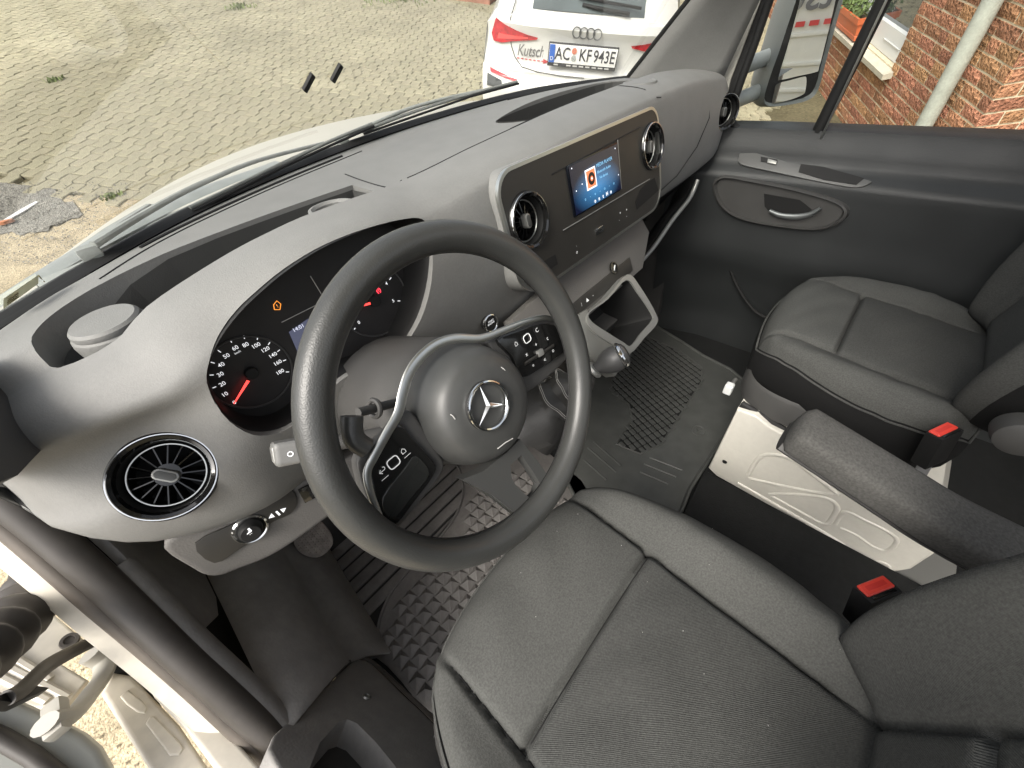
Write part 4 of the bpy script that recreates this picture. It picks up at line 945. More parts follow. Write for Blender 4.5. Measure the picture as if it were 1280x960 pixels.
outer = spline([bcn(*q) for q in ((735, 392), (758, 372), (784, 343), (800, 358), (820, 392), (821, 405), (806, 422), (789, 441), (776, 436), (755, 424), (738, 410))], 4, True)
inner = spline([bcn(*q) for q in ((737, 391), (760, 374), (783, 350), (797, 365), (815, 392), (815, 401), (802, 416), (789, 432), (778, 427), (757, 414), (740, 402))], 4, True)
mb = MB(); ring_strip(mb, outer, inner, -BN * .02); cb = mb.obj('console_bin', SATIN2, dash)
mb = MB(); ci_ = sum(inner, V()) / len(inner); mb.grid([[p - BN * .004 for p in inner], [ci_ + (p - ci_) * .8 - BN * .11 for p in inner]], close_u=True); mb.bm.verts.ensure_lookup_table(); mb.bm.faces.new(list(mb.bm.verts)[len(inner):]); mb.obj('bin_lining', BLACK, cb)
plate = [bcn(*q, -.004) for q in ((718, 396), (735, 386), (738, 410), (775, 436), (790, 441), (770, 470), (742, 452), (728, 425))]
mb = MB(); mb.prism([p - BN * .03 for p in plate], BN * .03, .004); mb.obj('console_plate', M('console_plate', (.20, .20, .185), .45, .3, bump=[('noise', 600, .2, .0004)]), dash)
mb = MB(); mb.prism([V((-.02, .14, .50)), V((.17, .14, .50)), V((.16, .2, .30)), V((-.01, .2, .30))], V((0, .16, .05))); mb.obj('console_body', DASHD, dash)
# ---- lower driver trim with light switch
TN = V((-.1, -.95, .28)).normalized(); TO = at(313, 660, Y=.243)
def tcn(x, y, h=0.0): return on_plane(x, y, TO + TN * h, TN)
low = spline([tcn(*q, -.002) for q in ((205, 678), (300, 640), (400, 590), (470, 560), (480, 590), (420, 640), (350, 690), (300, 712), (268, 722), (240, 712))], 4, True)
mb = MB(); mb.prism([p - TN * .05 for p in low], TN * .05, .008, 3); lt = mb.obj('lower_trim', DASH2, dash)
sp_ = spline([tcn(*q, -.0005) for q in ((244, 678), (300, 650), (350, 618), (366, 613), (371, 628), (362, 642), (340, 652), (320, 672), (300, 685), (268, 703))], 3, True)
mb = MB(); mb.prism(sp_, TN * .0025, .001); lp = mb.obj('switch_panel', PANEL, lt)
c_ = tcn(313, 661, .002); mb = MB(); mb.lathe([(.0145, 0), (.017, .003), (.0205, .004), (.0225, .002), (.0225, -.002)], c_, TN, 40); kn = mb.obj('light_switch', CHROME, lp)
mb = MB(); mb.lathe([(0, .014), (.012, .014), (.0145, .011), (.0155, .002), (.0155, 0)], c_, TN, 32); mb.obj('knob', BLACK, kn); text('*', c_ + TN * .0145, EX, V((0, .3, 1)), .014, PRINT, kn, name='switch_icon', bold=.03)
mb = MB(); mb.box(c_ + TN * .0145 + V((.003, 0, .009)), EX, V((0, .28, .96)), TN, (.0025, .006, .001)); mb.obj('pointer', PRINT, kn)
for q, s_ in (((341, 626), '≡'), ((339, 646), '◄'), ((347, 641), '▮'), ((355, 637), '►'), ((289, 652), '-')): text(s_, tcn(*q, .003), EX, V((0, .28, .96)), .009, PRINT, lp, name='switch_icon')
mb = MB(); mb.prism([tcn(*q, .0) for q in ((372, 612), (392, 602), (396, 620), (381, 628))], TN * .003, .001); mb.obj('blank_switch', PBLACK, lt)
# column cowl and stalks
W0 = V((-.44, 0, .78)); WNn = V((.06, -.9, .43)).normalized(); WE_ = (EX - WNn * WNn.x).normalized(); WUu = WNn.cross(WE_)
def cw(r_, h, dy=0, sx=1.0): return [W0 + WNn * h + WUu * dy + WE_ * (math.cos(q) * r_ * sx) + WUu * (math.sin(q) * r_) for q in [2 * math.pi * i / 28 for i in range(28)]]
mb = MB(); mb.grid([cw(.055, -.05, -.012), cw(.072, -.056, -.012, 1.1), cw(.080, -.080, -.012, 1.15), cw(.078, -.14, -.008, 1.2), cw(.080, -.24, .0, 1.2)], close_u=True); mb.obj('column_cowl', DASHD, dash)
tip = at(355, 566, Y=.12); root = W0 - WNn * .085 + WE_ * -.06 - WUu * .012; d = (tip - root).normalized()
mb = MB(); mb.box(tip + d * -.012, d, d.cross(WNn).normalized(), WNn, (.045, .026, .020), .006, 3); sk = mb.obj('indicator_stalk', M('stalk_grey', (.13, .13, .125), .45), dash)
mb = MB(); mb.tube([tip - d * .03, root], [.008, .011], 12); mb.obj('stem', DASHD, sk)
mb = MB(); mb.box(tip + d * .0085, d, d.cross(WNn).normalized(), WNn, (.006, .018, .013), .003, 3); mb.obj('end_button', SATIN2, sk)
text('O', tip - d * .004 + WNn * .0103, d, d.cross(WNn).normalized() * -1, .008, PRINT, sk, name='stalk_print')
r2 = W0 - WNn * .07 + WE_ * -.058 + WUu * .03; mb = MB(); mb.tube([r2, r2 + (at(432, 520, Y=.06) - r2) * .8], .005, 10); mb.torus(r2 + (at(436, 519, Y=.06) - r2) * .55, (at(432, 520, Y=.06) - r2), .009, .003, 20, 8); mb.obj('wiper_stalk', DASHD, dash)
# =================================================================== steering wheel
sw_ = thing('steering_wheel', 'dark grey steering wheel with silver star emblem and switch pads in front of the dials', 'steering wheel', W0)
def wl(u, v, h=0.0): return W0 + WE_ * u + WUu * v + WNn * h
def wpt(x, y, h=0.0): return on_plane(x, y, W0 + WNn * h, WNn)
mb = MB(); rows = []
for i in range(96):
    q = 2 * math.pi * i / 96; d = WE_ * math.cos(q) + WUu * math.sin(q); row = []
    grip = 1 + .10 * max(0, 1 - abs((q % (2 * math.pi)) - math.pi * .5 + 0) * 0)
    for j in range(18):
        k = 2 * math.pi * j / 18; rr_ = .0158
        row.append(W0 + d * (.1735 + rr_ * math.cos(k) * 1.02) + WNn * (rr_ * 1.08 * math.sin(k)))
    rows.append(row)
mb.grid(rows, close_u=True, close_v=True); mb.obj('rim', WHEELM, sw_)
mb = MB(); mb.torus(W0 - WNn * .008, WNn, .1590, .0009, 96, 6, ref=WE_); mb.obj('rim_seam', BLACK, sw_)
# hub pad
HO = wl(.0, -.014, 0)
mb = MB(); mb.lathe([(0, .010), (.022, .0099), (.042, .0088), (.0555, .006), (.0615, .001), (.0675, -.010), (.073, -.03), (.0755, -.05), (.074, -.056), (.03, -.06)], HO, WNn, 64); hub = mb.obj('hub_pad', HUBM, sw_)
EC = wpt(611, 507, .013); mb = MB(); mb.lathe([(0, -.004), (.0255, -.004), (.0265, -.001), (.0295, -.004)], EC - WNn * .001, WNn, 40); mb.obj('emblem_well', BLACK, hub)
STAR = M('emblem_bright', (.82, .84, .84), .12, 1.0)
mb = MB(); mb.torus(EC + WNn * .0005, WNn, .0265, .0021, 48, 8); mb.obj('emblem_ring', STAR, hub)
def star(c, n_, up, r_, mat, par, name='emblem_star', hh=.003):
    up = (up - n_ * up.dot(n_)).normalized(); sd = up.cross(n_); m_ = MB(); top = m_.bm.verts.new(c + n_ * hh); ring = []
    for k in range(6):
        q = math.radians(60 * k); rad = r_ if k % 2 == 0 else r_ * .145
        ring.append(m_.bm.verts.new(c + (up * math.cos(q) + sd * math.sin(q)) * rad))
    for k in range(6): m_.bm.faces.new((top, ring[k], ring[(k + 1) % 6]))
    bot = m_.bm.faces.new(list(reversed(ring))); return m_.obj(name, mat, par, smooth=False)
star(EC, WNn, wpt(599, 481, .013) - EC, .0258, STAR, hub)
for a, b in (((563, 518), (569, 524)), ((626, 459), (632, 464)), ((622, 561), (641, 548))):
    mb = MB(); mb.tube([wpt(*a, .0075), wpt((a[0] + b[0]) / 2, (a[1] + b[1]) / 2 - 1, .0085), wpt(*b, .0075)], .0006, 5); mb.obj('hub_mark', PRINTG, hub)
# spokes and switch pads
def pad(pix, h, th, mat, name, par, bev=.004): 
    pts = spline([wpt(*q, h) for q in pix], 3, True); m_ = MB(); m_.prism([p - WNn * th for p in pts], WNn * th, bev, 3); return m_.obj(name, mat, par)
lpx = [(470, 560), (462, 582), (464, 602), (474, 636), (484, 655), (497, 655), (518, 628), (541, 597), (545, 582), (532, 566), (516, 548), (503, 532), (490, 536)]
ls = pad([(449, 570), (450, 600), (466, 648), (478, 664), (498, 660), (524, 630), (548, 600), (556, 580), (545, 560), (520, 520), (505, 515), (480, 545)], -.026, .016, DASHD, 'spoke', sw_, .004)
l2 = pad(lpx, -.021, .008, PBLACK, 'switch_pad', sw_, .002)
pad([(479, 622), (505, 587), (520, 570), (537, 592), (516, 620), (493, 648), (484, 646)], -.0195, .002, M('pad_dark_gloss', (.02, .021, .02), .15, coat=.4), 'touch_field', l2, .0008)
rs = pad([(610, 428), (650, 408), (690, 396), (712, 410), (720, 432), (706, 452), (676, 480), (655, 490), (646, 470)], -.026, .016, DASHD, 'spoke', sw_, .004)
r2_ = pad([(622, 425), (650, 412), (678, 404), (699, 409), (711, 425), (704, 441), (682, 457), (658, 471), (648, 466), (640, 446)], -.021, .008, PBLACK, 'switch_pad', sw_, .002)
mb = MB(); tr = spline([wpt(*q, -.019) for q in ((476, 648), (464, 618), (459, 592), (467, 572), (484, 541), (498, 516), (504, 490), (512, 466), (526, 446), (546, 430), (570, 423), (601, 423), (627, 414), (655, 403), (680, 397), (703, 402))], 6)
mb.tube(tr, [(.0016, .0030 + .0026 * math.sin(math.pi * i / (len(tr) - 1))) for i in range(len(tr))], 12, flat=WNn); mb.obj('spoke_trim', SATIN, sw_)
def icon_sq(x, y, par, s_=.0062):
    c = wpt(x, y, -.0195); m_ = MB(); m_.tube(frame_pts(rrect(s_ * 2, s_ * 1.7, s_ * .5, 3) + [rrect(s_ * 2, s_ * 1.7, s_ * .5, 3)[0]], c, WE_, WUu), .0006, 5); m_.obj('switch_icon', ICONW, par)
icon_sq(492, 578, l2); icon_sq(659, 423, r2_)
for (x, y, s_, par) in ((478, 589, '↩', l2), (504, 564, '⌂', l2), (481, 597, '—', l2), (509, 569, '—', l2), (645, 430, '⌂', r2_), (671, 413, 'C', r2_), (684, 423, 'c', r2_), (670, 431, '+', r2_), (691, 438, 'o', r2_), (658, 443, 'x', r2_), (667, 458, '*', r2_), (681, 450, '<', r2_)):
    text(s_, wpt(x, y, -.0192), WE_, WUu, .0082, ICONW, par, name='switch_icon', bold=.0)
mb = MB(); a, b = wpt(656, 455, -.0195), wpt(692, 432, -.0195); mb.tube([a, b], [(.003, .0015)] * 2, 8); mb.obj('rocker', PANEL, r2_)
mb = MB(); c_ = wpt(675, 441, -.019); mb.box(c_, (b - a).normalized(), WNn.cross((b - a).normalized()), WNn, (.011, .009, .005), .0015); mb.obj('roller', SATIN2, r2_)
# right hand rim joint and lower twin spoke
mb = MB(); mb.tube(spline([wpt(*q, -.018) for q in ((700, 408), (705, 400), (700, 385), (690, 375))], 4), .010, 10); mb.obj('spoke_joint', WHEELM, sw_); mb = MB(); mb.tube(spline([wpt(*q, -.018) for q in ((712, 428), (716, 440), (718, 452))], 4), .009, 10); mb.obj('spoke_joint', WHEELM, sw_)
mb = MB(); mb.tube(spline([wpt(*q, -.016) for q in ((458, 560), (446, 552), (440, 540), (440, 520))], 4), .010, 10); mb.obj('spoke_joint', WHEELM, sw_); mb = MB(); mb.tube(spline([wpt(*q, -.018) for q in ((480, 655), (474, 664), (466, 664))], 4), .010, 10); mb.obj('spoke_joint', WHEELM, sw_)
oo = [wpt(*q, -.014) for q in ((574, 598), (600, 588), (628, 566), (646, 548), (668, 575), (689, 605), (690, 628), (676, 650), (658, 652), (640, 640), (612, 618))]
oi = [wpt(*q, -.014) for q in ((640, 604), (636, 596), (634, 580), (648, 568), (662, 588), (673, 606), (670, 616), (664, 623), (658, 621), (652, 616), (646, 610))]
mb = MB(); ring_strip(mb, [p - WNn * .01 for p in oo], [p - WNn * .01 for p in oi], WNn * .016); mb.obj('lower_spoke', M('spoke_plastic', (.06, .061, .059), .4), sw_, angle=25)
mb = MB(); mb.tube(spline([wpt(*q, -.019) for q in ((578, 597), (612, 619), (640, 641), (658, 653))], 4), .0022, 8); mb.obj('spoke_edge', SATIN, sw_)
mb = MB(); mb.tube([wpt(640, 605, -.021), wpt(652, 618, -.021), wpt(664, 624, -.021), wpt(672, 610, -.021), wpt(650, 568, -.021)], .0016, 8); mb.obj('spoke_edge', SATIN, sw_)

# =================================================================== gear lever
gl = thing('gear_lever', 'short gear lever with silver capped knob and stitched gaiter below the console', 'gear lever', at(690, 505, Y=.10))
nk = at(742, 463, Y=.05); bs = at(688, 508, Y=.11); ax = (nk - bs).normalized()
mb = MB(); rows = []
for k, (t, r_) in enumerate(((-.55, .078), (-.25, .070), (0, .056), (.12, .050), (.22, .055), (.35, .040), (.5, .044), (.62, .028), (.8, .026), (.95, .014))):
    a = V((0, 0, 1)); a = (a - ax * a.dot(ax)).normalized(); b_ = ax.cross(a)
    rows.append([bs + (nk - bs) * t + (a * math.cos(q) + b_ * math.sin(q)) * (r_ * (1 + .09 * math.sin(3 * q + k * 1.7) + .06 * math.sin(7 * q + 2.3 * k))) for q in [2 * math.pi * i / 40 for i in range(40)]])
mb.grid(rows, close_u=True); g_ = mb.obj('gaiter', LEATHER, gl)
for k in (4, 6):
    for off in (0, .004): mb = MB(); mb.tube([p + (p - bs - (nk - bs) * ((.22, .5)[k == 6])).normalized() * .0015 + ax * off for p in rows[k]] + [rows[k][0] + ax * off], .0008, 4); mb.obj('stitching', STITCH, g_)
mb = MB(); mb.lathe([(.012, -.004), (.017, -.003), (.019, .001), (.017, .006), (.011, .008)], nk, ax, 28); mb.obj('collar', SATIN2, gl)
kc = at(780, 442, Y=.012); ka = (kc - nk).normalized()
mb = MB(); mb.lathe([(.009, 0), (.012, .010), (.020, .022), (.0255, .036), (.0265, .048), (.025, .056)], nk, ka, 36); mb.obj('knob', M('knob_dark', (.06, .06, .06), .4), gl)
ke = nk + ka * .058
mb = MB(); mb.lathe([(.025, 0), (.0268, .002), (.0262, .006), (.024, .008)], ke, ka, 36); mb.obj('knob_ring', CHROME, gl)
mb = MB(); mb.lathe([(.024, .007), (.020, .013), (.012, .0165), (0, .0175)], ke, ka, 36); mb.obj('knob_cap', M('knob_cap', (.12, .12, .12), .25, .6), gl)
mb = MB(); mb.tube([nk - EZ * .02, nk - EZ * .05 + V((-.01, .02, 0)), nk - EZ * .09 + V((-.02, .05, 0))], .006, 8); mb.obj('linkage', SATIN2, gl)

# =================================================================== floor mats and pedal
FZ = 0.0
def fpt(x, y, h=0.0): return at(x, y, Z=FZ + h)
def in_poly(p, poly):
    c = False; j = len(poly) - 1
    for i in range(len(poly)):
        a, b = poly[i], poly[j]
        if (a[1] > p[1]) != (b[1] > p[1]) and p[0] < (b[0] - a[0]) * (p[1] - a[1]) / (b[1] - a[1]) + a[0]: c = not c
        j = i
    return c
dm = thing('floor_mat', 'black rubber floor mat with ribs and pyramid tread under the steering wheel', 'floor mat', fpt(520, 640))
dml = spline([fpt(*q) for q in ((372, 655), (384, 700), (405, 760), (430, 822), (470, 822), (500, 850), (560, 905), (680, 880), (760, 700), (728, 600), (640, 540), (560, 500), (470, 560), (410, 620))], 2, True)
mb = MB(); mb.prism([p - EZ * .010 for p in dml], EZ * .012, .004); mb.obj('mat_base', MATRUB, dm)
# raised ribs on the heel side, each its own
rib_l, rib_r = [], []
L_edge = [(381, 690), (392, 722), (402, 750), (412, 776), (421, 800)]
edge_l = spline([fpt(*q, .002) for q in ((425, 560), (395, 620), (384, 668), (392, 715), (407, 757), (426, 812))], 10)
edge_r = spline([fpt(*q, .002) for q in ((560, 560), (578, 600), (572, 640), (535, 690), (500, 725), (478, 765), (468, 812))], 10)
def nearest_x(edge, y):
    for a, b in zip(edge, edge[1:]):
        if min(a.y, b.y) <= y <= max(a.y, b.y): return lerp(a.x, b.x, (y - a.y) / (b.y - a.y + 1e-9))
    return None
mb = MB(); mb.bm.faces.new([mb.bm.verts.new(p + EZ * .0008) for p in edge_l[5:] + list(reversed(edge_r))]); mb.obj('rib_gap_shade', BLACK, dm, smooth=False)  # black sheet that paints shade into the gaps between the ribs
y_lo, y_hi = max(edge_l[-1].y, edge_r[-1].y), .72
y = y_lo + .006; k = 0
while y < y_hi and k < 16:
    xa = nearest_x(edge_l, y); xb = nearest_x(edge_r, y + .005)
    if xa is not None and xb is not None and xb - xa > .03:
        xa2 = nearest_x(edge_l, y + .034) or xa; xb2 = nearest_x(edge_r, y + .036) or xb
        mb = MB(); mb.prism([V((xa + .004, y, FZ + .001)), V((xb - .002, y + .003, FZ + .001)), V((xb2 - .002, y + .036, FZ + .001)), V((xa2 + .004, y + .034, FZ + .001))], EZ * .007, .003, 2); mb.obj('rib', MATRUB, dm, smooth=True)
    y += .041; k += 1
mb = MB(); mb.tube(edge_r, [(.007, .004)] * len(edge_r), 8); mb.obj('rib_border', MATRUB, dm)
mb = MB(); mb.tube([p + V((-.004, 0, .002)) for p in edge_l], .008, 8); mb.obj('mat_edge', MATRUB, dm)
# pyramid tread blocks
trp = [fpt(*q) for q in ((600, 575), (640, 590), (690, 600), (740, 650), (700, 800), (620, 860), (560, 900), (478, 815), (490, 765), (515, 728), (548, 700), (585, 655), (592, 610))]
trp2 = [(p.x, p.y) for p in trp]
bm_ = bpy.data.meshes.new('tread_block'); s_ = .015
bm_.from_pydata([(-s_, -s_, 0), (s_, -s_, 0), (s_, s_, 0), (-s_, s_, 0), (.006, .004, .0085)], [], [(0, 1, 4), (1, 2, 4), (2, 3, 4), (3, 0, 4)]); bm_.materials.append(MATRUB); bm_.update()
for i in range(-6, 26):
    for j in range(-30, 30):
        x = -.70 + i * .032; y_ = .10 + j * .032
        if in_poly((x, y_), trp2):
            o = bpy.data.objects.new('tread_block', bm_); COL.objects.link(o); attach(o, dm); o.matrix_basis = Matrix.Translation((x, y_, FZ + .002)) @ Matrix.Rotation(math.radians(8), 4, 'Z')
pm = thing('floor_mat', 'black rubber floor mat with diamond tread and small round star emblem in the passenger footwell', 'floor mat', fpt(820, 520))
pml = spline([fpt(*q) for q in ((720, 625), (700, 560), (720, 500), (745, 440), (790, 395), (826, 412), (880, 446), (936, 482), (905, 545), (862, 612), (840, 655), (780, 650))], 2, True)
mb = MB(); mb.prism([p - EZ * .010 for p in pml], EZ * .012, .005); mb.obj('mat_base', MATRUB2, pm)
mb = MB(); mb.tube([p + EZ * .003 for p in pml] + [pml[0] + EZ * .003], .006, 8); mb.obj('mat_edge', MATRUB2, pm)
tp = [(p.x, p.y) for p in [fpt(*q) for q in ((765, 470), (780, 428), (806, 420), (850, 440), (877, 460), (877, 478), (827, 555), (800, 568), (770, 556), (791, 525), (786, 506), (765, 492))]]
mb = MB(); mb.bm.faces.new([mb.bm.verts.new(V((x, y_, FZ + .0028))) for x, y_ in tp]); mb.obj('tread_gap_shade', BLACK, pm, smooth=False)  # black sheet under the blocks, darkens the grooves as shade
mb = MB(); ang = math.radians(-22); ca, sa = math.cos(ang), math.sin(ang)
for i in range(-60, 60):
    for j in range(-40, 40):
        u_, v_ = i * .0215 + (j % 2) * .0, j * .0255; x = .2 + u_ * ca - v_ * sa; y_ = u_ * sa + v_ * ca
        if in_poly((x, y_), tp): mb.box(V((x, y_, FZ + .005)), V((ca, sa, 0)), V((-sa, ca, 0)), EZ, (.0150, .0225, .006), .0018, 1)
o = mb.obj('diamond_tread', MATRUB2, pm, smooth=False); o['kind'] = 'stuff'
mb = MB(); bd = [V((x, y_, FZ + .004)) for x, y_ in tp]; mb.tube(bd + [bd[0]], .003, 6); mb.obj('tread_border', MATRUB2, pm)
ec = fpt(873, 538, .003); mb = MB(); mb.torus(ec, EZ, .0215, .0030, 32, 6); em = mb.obj('emblem_ring', MATRUB2, pm); star(ec, EZ, V((.5, .8, 0)), .020, MATRUB2, em, hh=.004)
for a, b in (((800, 590), (835, 605)), ((805, 580), (845, 596)), ((812, 572), (853, 588)), ((735, 560), (770, 590)), ((742, 552), (776, 582)), ((730, 575), (758, 600))):
    mb = MB(); mb.tube([fpt(*a, .002), fpt(*b, .002)], [(.004, .003)] * 2, 6); mb.obj('rib', MATRUB2, pm)
# clutch pedal
PEDP = at(392, 672, Z=.17); pe = thing('clutch_pedal', 'worn metal clutch pedal pad with cross hatched tread under the light switch', 'pedal', PEDP)
pn_ = V((0, -.62, .78)); pu_ = V((0, .78, .62))
PED = M('pedal_worn', (.30, .26, .22), .5, .0, var=[(60, .3)])
def ppt(x, y, h=0.0): return on_plane(x, y, PEDP + pn_ * h, pn_)
po = spline([ppt(*q) for q in ((367, 674), (385, 655), (398, 650), (412, 664), (416, 680), (404, 694), (390, 697), (374, 690))], 3, True)
mb = MB(); mb.prism([p - pn_ * .012 for p in po], pn_ * .012, .003); mb.obj('pad', PED, pe)
puv = [((p - PEDP).x, (p - PEDP).dot(pu_)) for p in po]; mb = MB()
for i in range(-8, 9):
    for j in range(-8, 9):
        u_, v_ = i * .0095 + (j % 2) * .0, j * .0085
        if in_poly((u_ * 1.12, v_ * 1.12), puv): mb.box(PEDP + EX * u_ + pu_ * v_ + pn_ * .001, EX, pu_, pn_, (.0072, .0055, .003), .001, 1)
mb.obj('pad_tread', PED, pe, smooth=False)['kind'] = 'stuff'
mb = MB(); mb.tube([PEDP - pn_ * .01, PEDP + V((0, .06, .02)), PEDP + V((.01, .14, .16))], .010, 8); mb.obj('pedal_arm', BLACK, pe)

# =================================================================== seats
def smooth(e0, e1, x): t = min(1, max(0, (x - e0) / (e1 - e0))); return t * t * (3 - 2 * t)
def seat(name, label, cx, yf, yb, z0, tilt, hw, seam_l, seam_r, seam_y, back_y, back_lean, back_top):
    t = thing(name, label, 'seat', V((cx, (yf + yb) / 2, z0 - .35)))
    D = (yf - yb) / 2; ym = (yf + yb) / 2; N = 110
    def cush(a, b):
        x = hw * a * interp(b, [(-1, .78), (-.7, .95), (-.3, 1.0), (0, .975), (.5, .88), (.85, .76), (1, .64)]); y = ym + D * (b - (.10 * a * a * max(0, b) + .06 * a * a * max(0, -b)))
        X = cx + x; z = z0 + tilt * (y - ym)
        bl = smooth(0, .075, seam_l - X) if X < cx else smooth(0, .075, X - seam_r)
        z += .036 * bl
        def groove(d, w_, dp): return dp * math.exp(-(d / w_) ** 2)
        e = max(abs(a), abs(b)); gk = 1 - .85 * smooth(.72, .95, e); z -= gk * (groove(X - seam_l, .0045, .013) + groove(X - seam_r, .0045, .013))
        if seam_l < X < seam_r: z -= groove(y - seam_y, .0045, .015); z += .012 * math.sin(math.pi * min(1, max(0, (X - seam_l) / (seam_r - seam_l)))) ** .5
        e = max(abs(a), abs(b) if b > 0 else abs(b) * .6); r_ = max(0, (e - .68) / .32)
        z -= .062 * (1 - math.sqrt(max(0, 1 - r_ * r_)))
        z += .0022 * math.sin(23 * X + 11 * y) * math.sin(17 * y - 9 * X) + .0012 * math.sin(61 * X + 40 * y + 3 * math.sin(30 * y)) * math.sin(19 * y)
        return V((X, y, z))
    rows = [[cush(-1 + 2 * i / N, 1 - 2 * j / N) for i in range(N + 1)] for j in range(N + 1)]
    m_ = MB(); m_.grid(rows); co_ = m_.obj('cushion', FABRIC, t, angle=80); co_.data.materials.append(FABRIC2)
    for p_ in co_.data.polygons:
        c_ = p_.center
        if seam_l < c_.x < seam_r and c_.y < seam_y: p_.material_index = 1
    per = [rows[0][i] for i in range(N + 1)] + [rows[j][N] for j in range(1, N + 1)] + [rows[N][i] for i in range(N - 1, -1, -1)] + [rows[j][0] for j in range(N - 1, 0, -1)]
    per = per[::3]; cen = V((cx, ym, 0))
    def off(p, g, dz): d = V((p.x - cx, p.y - ym, 0)).normalized(); return V((p.x + d.x * g, p.y + d.y * g, p.z + dz))
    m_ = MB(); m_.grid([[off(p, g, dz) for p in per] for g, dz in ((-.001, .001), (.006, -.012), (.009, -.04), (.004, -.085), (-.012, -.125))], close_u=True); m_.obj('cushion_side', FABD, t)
    m_ = MB(); m_.tube([off(p, .0045, -.004) for p in per] + [off(per[0], .0045, -.004)], .0022, 6); m_.obj('piping', FABRIC, t)
    for sx in (seam_l, seam_r):
        pts = []
        for j in range(13, N - 4):
            i_ = next(i for i in range(N) if rows[j][i].x <= sx <= rows[j][i + 1].x); a_, b_ = rows[j][i_], rows[j][i_ + 1]; pts.append(a_.lerp(b_, (sx - a_.x) / (b_.x - a_.x)) + EZ * .0004)
        m_ = MB(); m_.tube(pts[::3], .0009, 5); m_.obj('seam', BLACK, t)
    j_ = min(range(N + 1), key=lambda j: abs(rows[j][N // 2].y - seam_y)); pts = [p + EZ * .0004 for p in rows[j_] if seam_l < p.x < seam_r]
    m_ = MB(); m_.tube(pts[::3], .001, 5); m_.obj('seam', BLACK, t)
    # backrest
    bu = V((0, -math.sin(back_lean), math.cos(back_lean))); bn = V((0, math.cos(back_lean), math.sin(back_lean))); zb = z0 - .02
    Hh = (back_top - zb) / bu.z; bl_, br_ = seam_l + .0, seam_r - .0
    def back(a, b):
        s = Hh * (b + 1) / 2; x = hw * .98 * a * math.sqrt(max(0, 1 - .10 * b * b)) * (1 - .16 * max(0, -b) ** 3) * (1 - .05 * (b + 1) / 2); X = cx + x
        h = .0; bl = smooth(0, .10, (cx - .13) - X) + smooth(0, .10, X - (cx + .13)); h += .068 * min(1, bl)
        h -= .012 * math.exp(-((abs(x) - .135) / .006) ** 2)
        if abs(x) < .135: h -= .012 * math.exp(-((s - .17) / .006) ** 2)
        e = max(abs(a), abs(b)); r_ = max(0, (e - .84) / .16); h -= .06 * (1 - math.sqrt(max(0, 1 - r_ * r_)))
        return V((cx + x, back_y, zb)) + bu * s + bn * h
    rows = [[back(-1 + 2 * i / 80, -1 + 2 * j / 80) for i in range(81)] for j in range(81)]
    m_ = MB(); m_.grid(rows); m_.obj('backrest', FABRIC2, t, angle=80)
    per = [rows[0][i] for i in range(81)] + [rows[j][80] for j in range(1, 81)] + [rows[80][i] for i in range(79, -1, -1)] + [rows[j][0] for j in range(79, 0, -1)]; per = per[::3]
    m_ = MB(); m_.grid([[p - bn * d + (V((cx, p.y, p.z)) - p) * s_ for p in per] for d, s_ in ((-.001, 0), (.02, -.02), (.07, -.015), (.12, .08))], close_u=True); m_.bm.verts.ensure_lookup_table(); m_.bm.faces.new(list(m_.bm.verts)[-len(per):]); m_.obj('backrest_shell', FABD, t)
    m_ = MB(); m_.grid([[off(p, g, dz) for p in [V((cx + u_ * hw, ym + v_ * D, z0)) for u_, v_ in [(math.copysign(abs(math.cos(q)) ** .5, math.cos(q)), math.copysign(abs(math.sin(q)) ** .5, math.sin(q))) for q in [2 * math.pi * k / 48 for k in range(48)]]]] for g, dz in ((-.012, -.095), (-.006, -.105), (-.008, -.17), (-.05, -.20))], close_u=True); m_.obj('seat_valance', DASHD, t)
    return t
ds = seat('driver_seat', 'dark grey fabric driver seat with side bolsters behind the steering wheel', -.478, -.01, -.51, .438, .10, .268, -.640, -.328, -.195, -.480, math.radians(8), 1.05)
ps = seat('passenger_seat', 'dark grey fabric passenger seat beside the far door above the white metal base', .458, -.14, -.54, .468, .12, .245, .315, .605, -.30, -.518, math.radians(10), 1.05)
mb = MB(); mb.prism([V((-.73, -.06, .0)), V((-.23, -.06, .0)), V((-.23, -.55, .0)), V((-.73, -.55, .0))], EZ * .27, .01); mb.obj('seat_base', DASHD, ds)
# pale lint caught in the driver seat cloth
cu_ = [c for c in ds.children if c.name.startswith('cushion') and 'side' not in c.name][0].data; vs, fs = [], []
for _ in range(22):
    v_ = cu_.vertices[random.randrange(len(cu_.vertices))]; p = v_.co + v_.normal * .0006; r_ = random.uniform(.0003, .0006); a = random.uniform(0, 6.28); d = V((math.cos(a), math.sin(a), .1)) * r_ * random.choice((1, 1, 2.5)); e = V((-math.sin(a), math.cos(a), .1)) * r_
    k = len(vs); vs += [p - d, p + e, p + d, p - e]; fs.append((k, k + 1, k + 2, k + 3))
me = bpy.data.meshes.new('lint'); me.from_pydata(vs, [], fs); me.materials.append(M('lint', (.45, .44, .42), .9)); o = bpy.data.objects.new('lint', me); COL.objects.link(o); attach(o, ds); o['kind'] = 'stuff'
